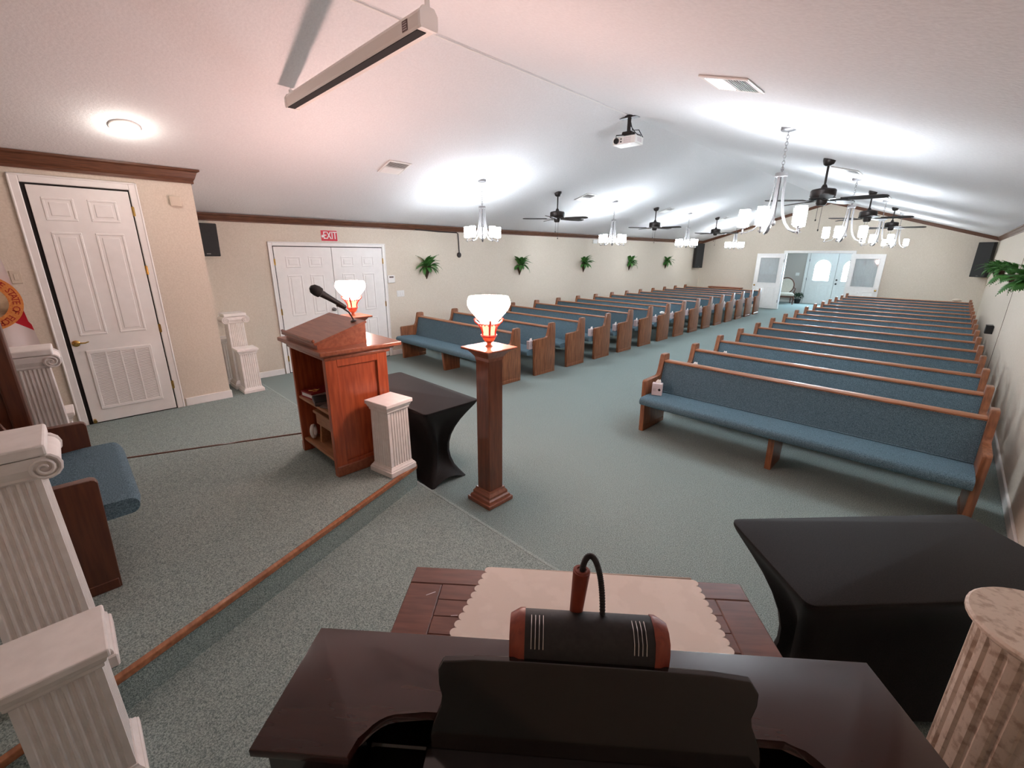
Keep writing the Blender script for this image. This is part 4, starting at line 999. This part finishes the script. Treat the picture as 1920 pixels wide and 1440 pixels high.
# flush ceiling light
dl = thing('flush_ceiling_light', 'round flush white ceiling light glowing above the louvered door', 'ceiling light', (-5.68, 0.70, ceil_z(-5.68)), rot=(0, TILT_L, 0))
m = MB(); m.lathe([(0, 0.0), (0.115, 0.0), (0.115, -0.012), (0.100, -0.024), (0.082, -0.024), (0.082, -0.01), (0, -0.01)], 32); m.build('trim_ring', 'plastic', dl, True)
m = MB(); m.lathe([(0, -0.01), (0.081, -0.012), (0.070, -0.030), (0.035, -0.040), (0, -0.042)], 24); m.build('diffuser', 'disc_glow', dl, True)
ld = bpy.data.lights.new('downlight_bulb', 'POINT'); ld.energy = DOWNLIGHT_WATT; ld.color = (1.0, 0.93, 0.85); ld.shadow_soft_size = 0.06
lo = bpy.data.objects.new('bulb_light', ld); COL.objects.link(lo); lo.parent = dl; lo.location = (0, 0, -0.11)

# projector screen housing
sc_ = thing('projection_screen', 'long cream projection screen case hanging from chains below the ceiling', 'projection screen', (-3.53, 1.80, 3.20))
hl = 1.045
case = [(-0.05, 0.0), (0.05, 0.0), (0.056, 0.015), (0.056, 0.075), (0.035, 0.105), (-0.035, 0.105), (-0.056, 0.075), (-0.056, 0.015)]
m = MB(); m.prism(case, 'x', -hl, hl); m.build('case', 'screen_white', sc_)
m = MB(); m.box((-hl+0.005, -0.049, -0.004), (hl-0.03, 0.012, 0.001)); m.build('dark_slot', 'gap', sc_)
for s in (-1, 1):
    m = MB(); cap = [(y*1.10, z*1.06-0.004) for y, z in case]; m.prism(cap, 'x', s*hl, s*(hl+0.022)); c_ = m.build('end_cap', 'plastic', sc_)
    m = MB(); m.box((s*(hl+0.002), -0.018, 0.09), (s*(hl+0.016), 0.018, 0.15), 0.006); m.build('hang_bracket', 'plastic', c_)
    m = MB(); top = ceil_z(-3.53+s*(hl+0.009))-3.20; z = 0.145; k = 0
    while z < top-0.01:
        m.torus(0.008, 0.002, 10, 5, mtx=T(s*(hl+0.009), 0, z+0.010) @ RZm(PI/2*(k % 2)) @ RXm(PI/2), squash=1.5); z += 0.019; k += 1
    m.build('chain', 'chrome', sc_, True)
m = MB(); m.box((hl-0.175, -0.0575, 0.019), (hl-0.115, -0.0562, 0.075)); st_ = m.build('label_sticker', 'sticker', sc_)
m = MB()
for k in range(4): m.box((hl-0.168, -0.0580, 0.028+0.012*k), (hl-0.124-0.008*(k % 2), -0.0576, 0.031+0.012*k))
m.build('label_print', 'card', st_)
# ceiling cord along the ridge
m = MB(); m.tube([(RX-0.02, 1.80, RZ-0.014), (RX-0.02, 2.6, RZ-0.016), (RX-0.015, 4.0, RZ-0.012), (RX-0.005, 5.62, RZ-0.012)], 0.006, 8); m.tube([(RX-0.02, -1.6, RZ-0.014), (RX-0.02, 1.80, RZ-0.014)], 0.006, 8)
tag(m.build('surface_conduit', 'plastic', None, True), 'thin white conduit running along the ceiling ridge to the projector', 'conduit')
# projector
pj = thing('projector', 'white projector hanging from a dark pole at the ceiling ridge', 'projector', (-3.475, 5.70, RZ-0.004), math.radians(3))
m = MB(); m.box((-0.13, -0.05, -0.035), (0.13, 0.05, -0.023), 0.003); m.box((-0.05, -0.04, -0.03), (0.05, 0.04, 0.0)); m.build('ceiling_plate', 'dark_metal', pj)
m = MB(); m.tube([(0, 0, -0.03), (0, 0, -0.20)], 0.024, 14); m.build('pole', 'dark_metal', pj, True)
m = MB(); m.box((-0.07, -0.06, -0.235), (0.07, 0.06, -0.195), 0.01); 
for a, c in ((-0.13, -0.09), (0.12, -0.09), (-0.10, 0.09), (0.13, 0.09)): m.tube([(0, 0, -0.225), (a, c, -0.235), (a, c, -0.262)], 0.007, 6)
m.build('mount_bracket', 'dark_metal', pj)
m = MB(); m.box((-0.165, -0.115, -0.355), (0.165, 0.115, -0.262), 0.012, 2); bd = m.build('body', 'plastic', pj)
m = MB(); m.lathe([(0.032, 0.0), (0.036, 0.0), (0.036, 0.02), (0.028, 0.02), (0.026, 0.008), (0, 0.006)], 20, mtx=T(-0.105, -0.112, -0.310) @ RXm(PI/2)); m.build('lens', 'black', bd, True)
m = MB()
for k in range(4):
    for j in range(3): m.box((0.0+0.026*k, -0.1165, -0.345+0.024*j), (0.02+0.026*k, -0.1145, -0.328+0.024*j))
m.build('front_grille', 'card', bd)
m = MB()
for k in range(5): m.box((0.1645, -0.06+0.025*k, -0.335), (0.1665, -0.045+0.025*k, -0.285))
m.build('side_grille', 'card', bd)
m = MB(); m.box((-0.05, -0.1165, -0.335), (-0.03, -0.1145, -0.315)); m.box((-0.05, -0.1165, -0.30), (-0.03, -0.1145, -0.285)); m.build('sensor', 'black', bd)
m = MB(); m.tube([(0.02, 0.0, -0.08), (0.03, 0.05, -0.17), (0.10, 0.09, -0.17), (0.15, 0.12, -0.26), (0.10, 0.125, -0.31)], 0.006, 6); m.tube([(0.02, 0.0, -0.12), (0.06, 0.08, -0.20), (0.12, 0.12, -0.24), (0.05, 0.125, -0.30)], 0.005, 6); m.build('cables', 'black', pj, True)

# ================================================================== WALL THINGS
def make_fern_meshes():
    out = []
    for v in range(4):
        rnd = random.Random(30+v); L = (0.30, 0.25, 0.34, 0.21)[v]; n = 13
        m = MB(); pts = []
        for i in range(n+1):
            t = i/n; pts.append(Vector((L*t*(1-0.10*t), 0, L*(0.55*t-0.85*t*t)*(1.0 if v != 1 else 0.7))))
        m.tube(pts, [0.0028*(1-0.7*i/n) for i in range(n+1)], 4)
        for i in range(1, n+1):
            t = i/n; w = 0.062*math.sin(PI*min(1, 0.12+0.86*t))**0.8*(1.0 if t < 0.9 else 0.5)
            p = pts[i]; d = (pts[i]-pts[i-1]).normalized()
            for s in (-1, 1):
                tip = p+Vector((d.x*w*0.55, s*w, d.z*w*0.55-0.012)); a = p-d*0.014; c = p+d*0.015; mid = (p+tip)/2+d*0.013+Vector((0, 0, 0.004)); mid2 = (p+tip)/2-d*0.012+Vector((0, 0, 0.004))
                m.face([a, mid2, tip, mid, c])
        out.append(m.bm)
    mes = []
    for v, bm_ in enumerate(out):
        me = bpy.data.meshes.new('frond'); bm_.to_mesh(me); bm_.free(); me.materials.append(M['fern_a']); mes.append(me)
    return mes
FERN = make_fern_meshes()
def wall_fern(x, y, z, out, label, group, seed):
    r = thing('wall_fern', label, 'fern', (x, y, z), 0.0 if out > 0 else PI, group); rnd = random.Random(seed)
    m = MB(); seg = 14
    def hr(rad, zz): return [(0.0+rad*0.95*math.sin(PI*i/(seg-1)), rad*math.cos(PI*i/(seg-1)), zz) for i in range(seg)]
    m.loft([hr(0.006, -0.25), hr(0.030, -0.19), hr(0.070, -0.09), hr(0.095, -0.02), hr(0.10, 0.0)]); m.build('wicker_cone', 'basket', r, True)
    N_ = 26
    for k in range(N_):
        o = bpy.data.objects.new('frond', FERN[k % 4]); COL.objects.link(o); o.parent = r
        a = -PI/2+PI*(k+0.5)/N_+rnd.uniform(-0.12, 0.12); lift = rnd.choice((0.15, 0.5, 0.85, 1.15)); 
        if k % 6 == 0: lift = 1.2
        if k % 5 == 1: lift = -0.35
        s = rnd.uniform(0.72, 1.0)
        o.location = (0.035+0.03*math.cos(a), 0.05*math.sin(a), -0.01)
        o.rotation_euler = (rnd.uniform(-0.4, 0.4), -lift, a); o.scale = (s, s, s)
    return r
FY = [5.25, 7.97, 10.62, 13.13, 15.68]
where = ['nearest the double exit door', 'second, right of hanging black cord', 'middle of the five', 'fourth along', 'nearest the rear corner speaker']
for i, y in enumerate(FY):
    wall_fern(XL+0.004, y, 1.69, 1, 'green fern in cone basket on left wall, %s' % where[i], 'wall ferns', 100+i)
for i, y in enumerate([7.9, 10.6, 13.1, 15.7]):
    wall_fern(XR-0.006, y, 1.69, -1, 'green wall fern on right wall, %s' % ['nearest and cut by the frame edge', 'second from the frame edge', 'third from the frame edge', 'farthest, before the rear speaker'][i], 'wall ferns', 200+i)
# exit sign
es = thing('exit_sign', 'red EXIT sign above the white double doors', 'sign', (XL+0.001, 3.335, 2.216))
m = MB(); m.box((0, -0.143, -0.090), (0.006, 0.143, 0.090), 0.002); m.build('white_border', 'sign_white', es)
m = MB(); m.box((0.006, -0.137, -0.084), (0.0075, 0.137, 0.084)); m.build('red_face', 'red', es)
me = text_mesh('EXIT', 0.165, 0.0008); mw = MB(); me.transform(T(0.0085, 0.014, 0) @ RXm(0) @ Matrix(((0, 0, 1, 0), (0.62, 0, 0, 0), (0, 1.02, 0, 0), (0, 0, 0, 1)))); mw.bm.from_mesh(me); bpy.data.meshes.remove(me)
ys = [v.co.y for v in mw.bm.verts]; k_ = 0.225/(max(ys)-min(ys)); c0 = (max(ys)+min(ys))/2
for v in mw.bm.verts: v.co.y = 0.018+(v.co.y-c0)*k_
def thick(dy):
    q = mw.bm.copy()
    for v in q.verts: v.co.y += dy; v.co.x += 0.0002
    t = bpy.data.meshes.new('t'); q.to_mesh(t); q.free(); return t
for dy in (-0.002, 0.002):
    t = thick(dy); mw.bm.from_mesh(t); bpy.data.meshes.remove(t)
mw.build('exit_lettering', 'sign_white', es)
m = MB(); m.prism([(-0.132, -0.01), (-0.112, 0.022), (-0.112, 0.006), (-0.098, 0.006), (-0.098, -0.026), (-0.112, -0.026), (-0.112, -0.042)], 'x', 0.0074, 0.0092); m.build('arrow', 'sign_white', es)
# thermostat, switches, sensors
th = thing('thermostat', 'white wall thermostat right of the double exit door', 'thermostat', (XL+0.001, 4.437, 1.469))
m = MB(); m.box((0, -0.073, -0.07), (0.028, 0.073, 0.07), 0.006, 2); m.build('housing', 'plastic', th)
m = MB(); m.box((0.0275, -0.045, 0.025), (0.029, 0.045, 0.05)); m.build('display', 'sticker', th)
def switch_plate(label, loc, rz, w, n, mt='plastic'):
    r = thing('light_switch', label, 'light switch', loc, rz)
    m = MB(); m.box((0, -w/2, -0.06), (0.006, w/2, 0.06), 0.003); m.build('plate', mt, r)
    for k in range(n):
        y = (k-(n-1)/2)*w/(n+0.3)
        m = MB(); m.box((0.005, y-0.014, -0.03), (0.010, y+0.014, 0.03), 0.003); m.build('rocker', mt, r)
switch_plate('white triple light switch below the thermostat', (XL+0.001, 4.627, 1.188), 0, 0.165, 3)
switch_plate('beige light switch between the flag and the louvered door', (XD+0.001, -0.287, 1.706), 0, 0.075, 1, 'beige_plastic')
switch_plate('small white light switch on grey foyer wall above the antique chair', (-4.75, 21.958, 1.18), -PI/2, 0.14, 2)
cb = thing('door_chime', 'small beige chime box near the upper corner of closet wall', 'chime box', (XD+0.001, 1.098, 2.494))
m = MB(); m.box((0, -0.052, -0.052), (0.032, 0.052, 0.052), 0.006, 2); m.build('housing', 'beige_plastic', cb)
m = MB(); m.box((0.031, -0.04, -0.04), (0.034, 0.04, 0.04), 0.003); m.build('cover', 'beige_plastic', cb)
ob = thing('outlet_box', 'small white box under the crown moulding above the middle ferns', 'outlet box', (XL+0.001, 11.1, 2.29))
m = MB(); m.box((0, -0.10, -0.055), (0.04, 0.10, 0.055), 0.006); m.build('housing', 'plastic', ob)
m = MB(); m.box((0.039, -0.06, -0.03), (0.042, 0.06, 0.03), 0.002); m.build('cover', 'plastic', ob)
co = thing('power_cord', 'black cord hanging below left crown moulding to a round black outlet', 'cord', (XL+0.001, 6.08, 1.91))
m = MB(); m.tube([(0.012, -1.05, 0.475), (0.012, -0.5, 0.452), (0.012, -0.04, 0.448), (0.012, 0.0, 0.43), (0.014, 0.01, 0.25), (0.014, 0.02, 0.04)], 0.011, 8); m.build('cord', 'black', co, True)
m = MB(); m.lathe([(0, 0), (0.055, 0), (0.055, 0.012), (0.045, 0.022), (0, 0.024)], 20, mtx=T(0, 0.022, 0) @ RYm(PI/2)); m.build('round_outlet', 'dark_metal', co, True)
# speakers
def speaker(label, loc, rz, w, h, d, tilt=0.0, back=0.075):
    r = thing('speaker', label, 'speaker', loc, rz, 'black wall speakers', rot=(0, tilt, rz))
    m = MB(); m.box((0, -w/2, -h/2), (d, w/2, h/2), 0.008); m.build('cabinet', 'black', r)
    m = MB(); m.box((d, -w/2+0.008, -h/2+0.008), (d+0.012, w/2-0.008, h/2-0.008), 0.004); g = m.build('grille', 'grille', r)
    m = MB(); m.box((d+0.012, -0.025, -h/2+0.03), (d+0.0135, 0.025, -h/2+0.042)); m.build('badge', 'nickel', g)
    m = MB(); m.box((-back, -0.03, -0.04), (0.0, 0.03, 0.04), 0.004); m.build('wall_bracket', 'dark_metal', r)
    return r
speaker('black speaker high on left wall beside the closet corner', (XL+0.08, 1.485, 2.115), 0.12, 0.30, 0.43, 0.22, 0.06)
speaker('tall black speaker in the rear left corner', (-7.51, 18.155, 1.90), math.radians(-28), 0.36, 0.93, 0.14, 0.0, 0.06)
speaker('tall black speaker in the rear right corner above fern', (0.495, 18.475, 1.86), math.radians(236.5), 0.38, 0.95, 0.10, 0.0, 0.235)
# low wooden rack on back wall
wr = thing('wooden_rack', 'low wooden literature rack against back wall behind the left pews', 'rack', (-6.44, YB-0.02, 0))
m = MB(); m.box((-0.625, -0.26, 0.68), (0.625, 0.0, 0.72), 0.005); m.build('rack_top', 'cherry_h', wr)
for x in (-0.60, 0.57):
    m = MB(); m.box((x, -0.25, 0.0), (x+0.03, -0.01, 0.68), 0.003); m.build('side_panel', 'cherry_v', wr)
m = MB(); m.box((-0.57, -0.25, 0.30), (0.57, -0.01, 0.325), 0.003); m.build('shelf', 'cherry_h', wr)
m = MB(); m.ball((0, 0, 0), 0.07, 10, 6, (1.5, 0.7, 0.6)); tag(m.build('folded_cloth', 'beige_plastic', None, True, loc=(0.17, PY0+14*PDY+0.425, 0.822)), 'small tan cloth on the rail of the rearmost right pew', 'cloth')
wbx = thing('wall_box', 'small dark box on the right wall beyond the pew ends', 'wall box', (XR-0.002, 11.55, 0.70), PI)
m = MB(); m.box((0, -0.09, -0.07), (0.10, 0.09, 0.07), 0.006); m.build('housing', 'black', wbx)
m = MB(); m.box((0.01, -0.094, 0.07), (0.105, 0.094, 0.08), 0.003); m.build('lid', 'dark_metal', wbx)
# foyer antique chair
ac = thing('antique_chair', 'cream upholstered antique armchair with dark carved frame in the foyer', 'chair', (-4.88, 21.15, 0), math.radians(200))
m = MB(); m.box((-0.28, -0.28, 0.33), (0.28, 0.28, 0.45), 0.05, 3); m.build('seat', 'cream_fabric', ac, True)
m = MB(); m.box((-0.29, -0.29, 0.27), (0.29, 0.29, 0.34), 0.01); m.build('seat_frame', 'walnut', ac)
a_ = [(0.27*math.cos(t), 0.72+0.30*math.sin(t)) for t in [2*PI*i/24 for i in range(24)]]
m = MB(); m.prism(a_, 'y', -0.30, -0.25, mtx=T(0, 0, 0)); m.build('back_cushion', 'cream_fabric', ac, True)
m = MB(); m.tube([(0.29*math.cos(t), -0.28, 0.72+0.32*math.sin(t)) for t in [-0.9+(PI+1.8)*i/24 for i in range(25)]], 0.024, 8); m.tube([(0.18, -0.28, 0.47), (0.20, -0.29, 0.34)], 0.022, 8); m.tube([(-0.18, -0.28, 0.47), (-0.20, -0.29, 0.34)], 0.022, 8); m.build('back_frame', 'walnut', ac, True)
for s in (-1, 1):
    m = MB(); m.tube([(s*0.27, -0.27, 0.66), (s*0.31, -0.10, 0.64), (s*0.31, 0.10, 0.63), (s*0.30, 0.14, 0.60), (s*0.28, 0.10, 0.50), (s*0.28, 0.12, 0.36)], 0.02, 8); m.build('arm', 'walnut', ac, True)
    m = MB(); m.tube([(s*0.26, 0.26, 0.30), (s*0.28, 0.29, 0.20), (s*0.26, 0.27, 0.08), (s*0.27, 0.30, 0.0)], [0.03, 0.026, 0.018, 0.022], 8); m.build('leg', 'walnut', ac, True)
    m = MB(); m.tube([(s*0.25, -0.26, 0.30), (s*0.25, -0.30, 0.12), (s*0.26, -0.34, 0.0)], [0.026, 0.02, 0.016], 8); m.build('leg', 'walnut', ac, True)
pp = thing('potted_plant', 'dark bushy potted plant beside the antique chair in foyer', 'plant', (-4.52, 21.68, 0))
m = MB(); m.lathe([(0, 0), (0.09, 0), (0.12, 0.16), (0.13, 0.18), (0.11, 0.18), (0.10, 0.16), (0, 0.16)], 16); m.build('pot', 'black', pp, True)
m = MB(); rnd = random.Random(5)
for k in range(90):
    a = rnd.uniform(0, 2*PI); ph = rnd.uniform(0.1, 1.3); R = rnd.uniform(0.12, 0.24); c = Vector((R*math.cos(a)*math.cos(ph*0.8), R*math.sin(a)*math.cos(ph*0.8), 0.18+R*math.sin(ph)))
    d = c.normalized()*0.07; s = Vector((-math.sin(a), math.cos(a), 0))*0.03
    m.face([c, c+d*0.5+s, c+d, c+d*0.5-s])
q = m.build('foliage', 'dark_leaf', pp); q['kind'] = 'stuff'
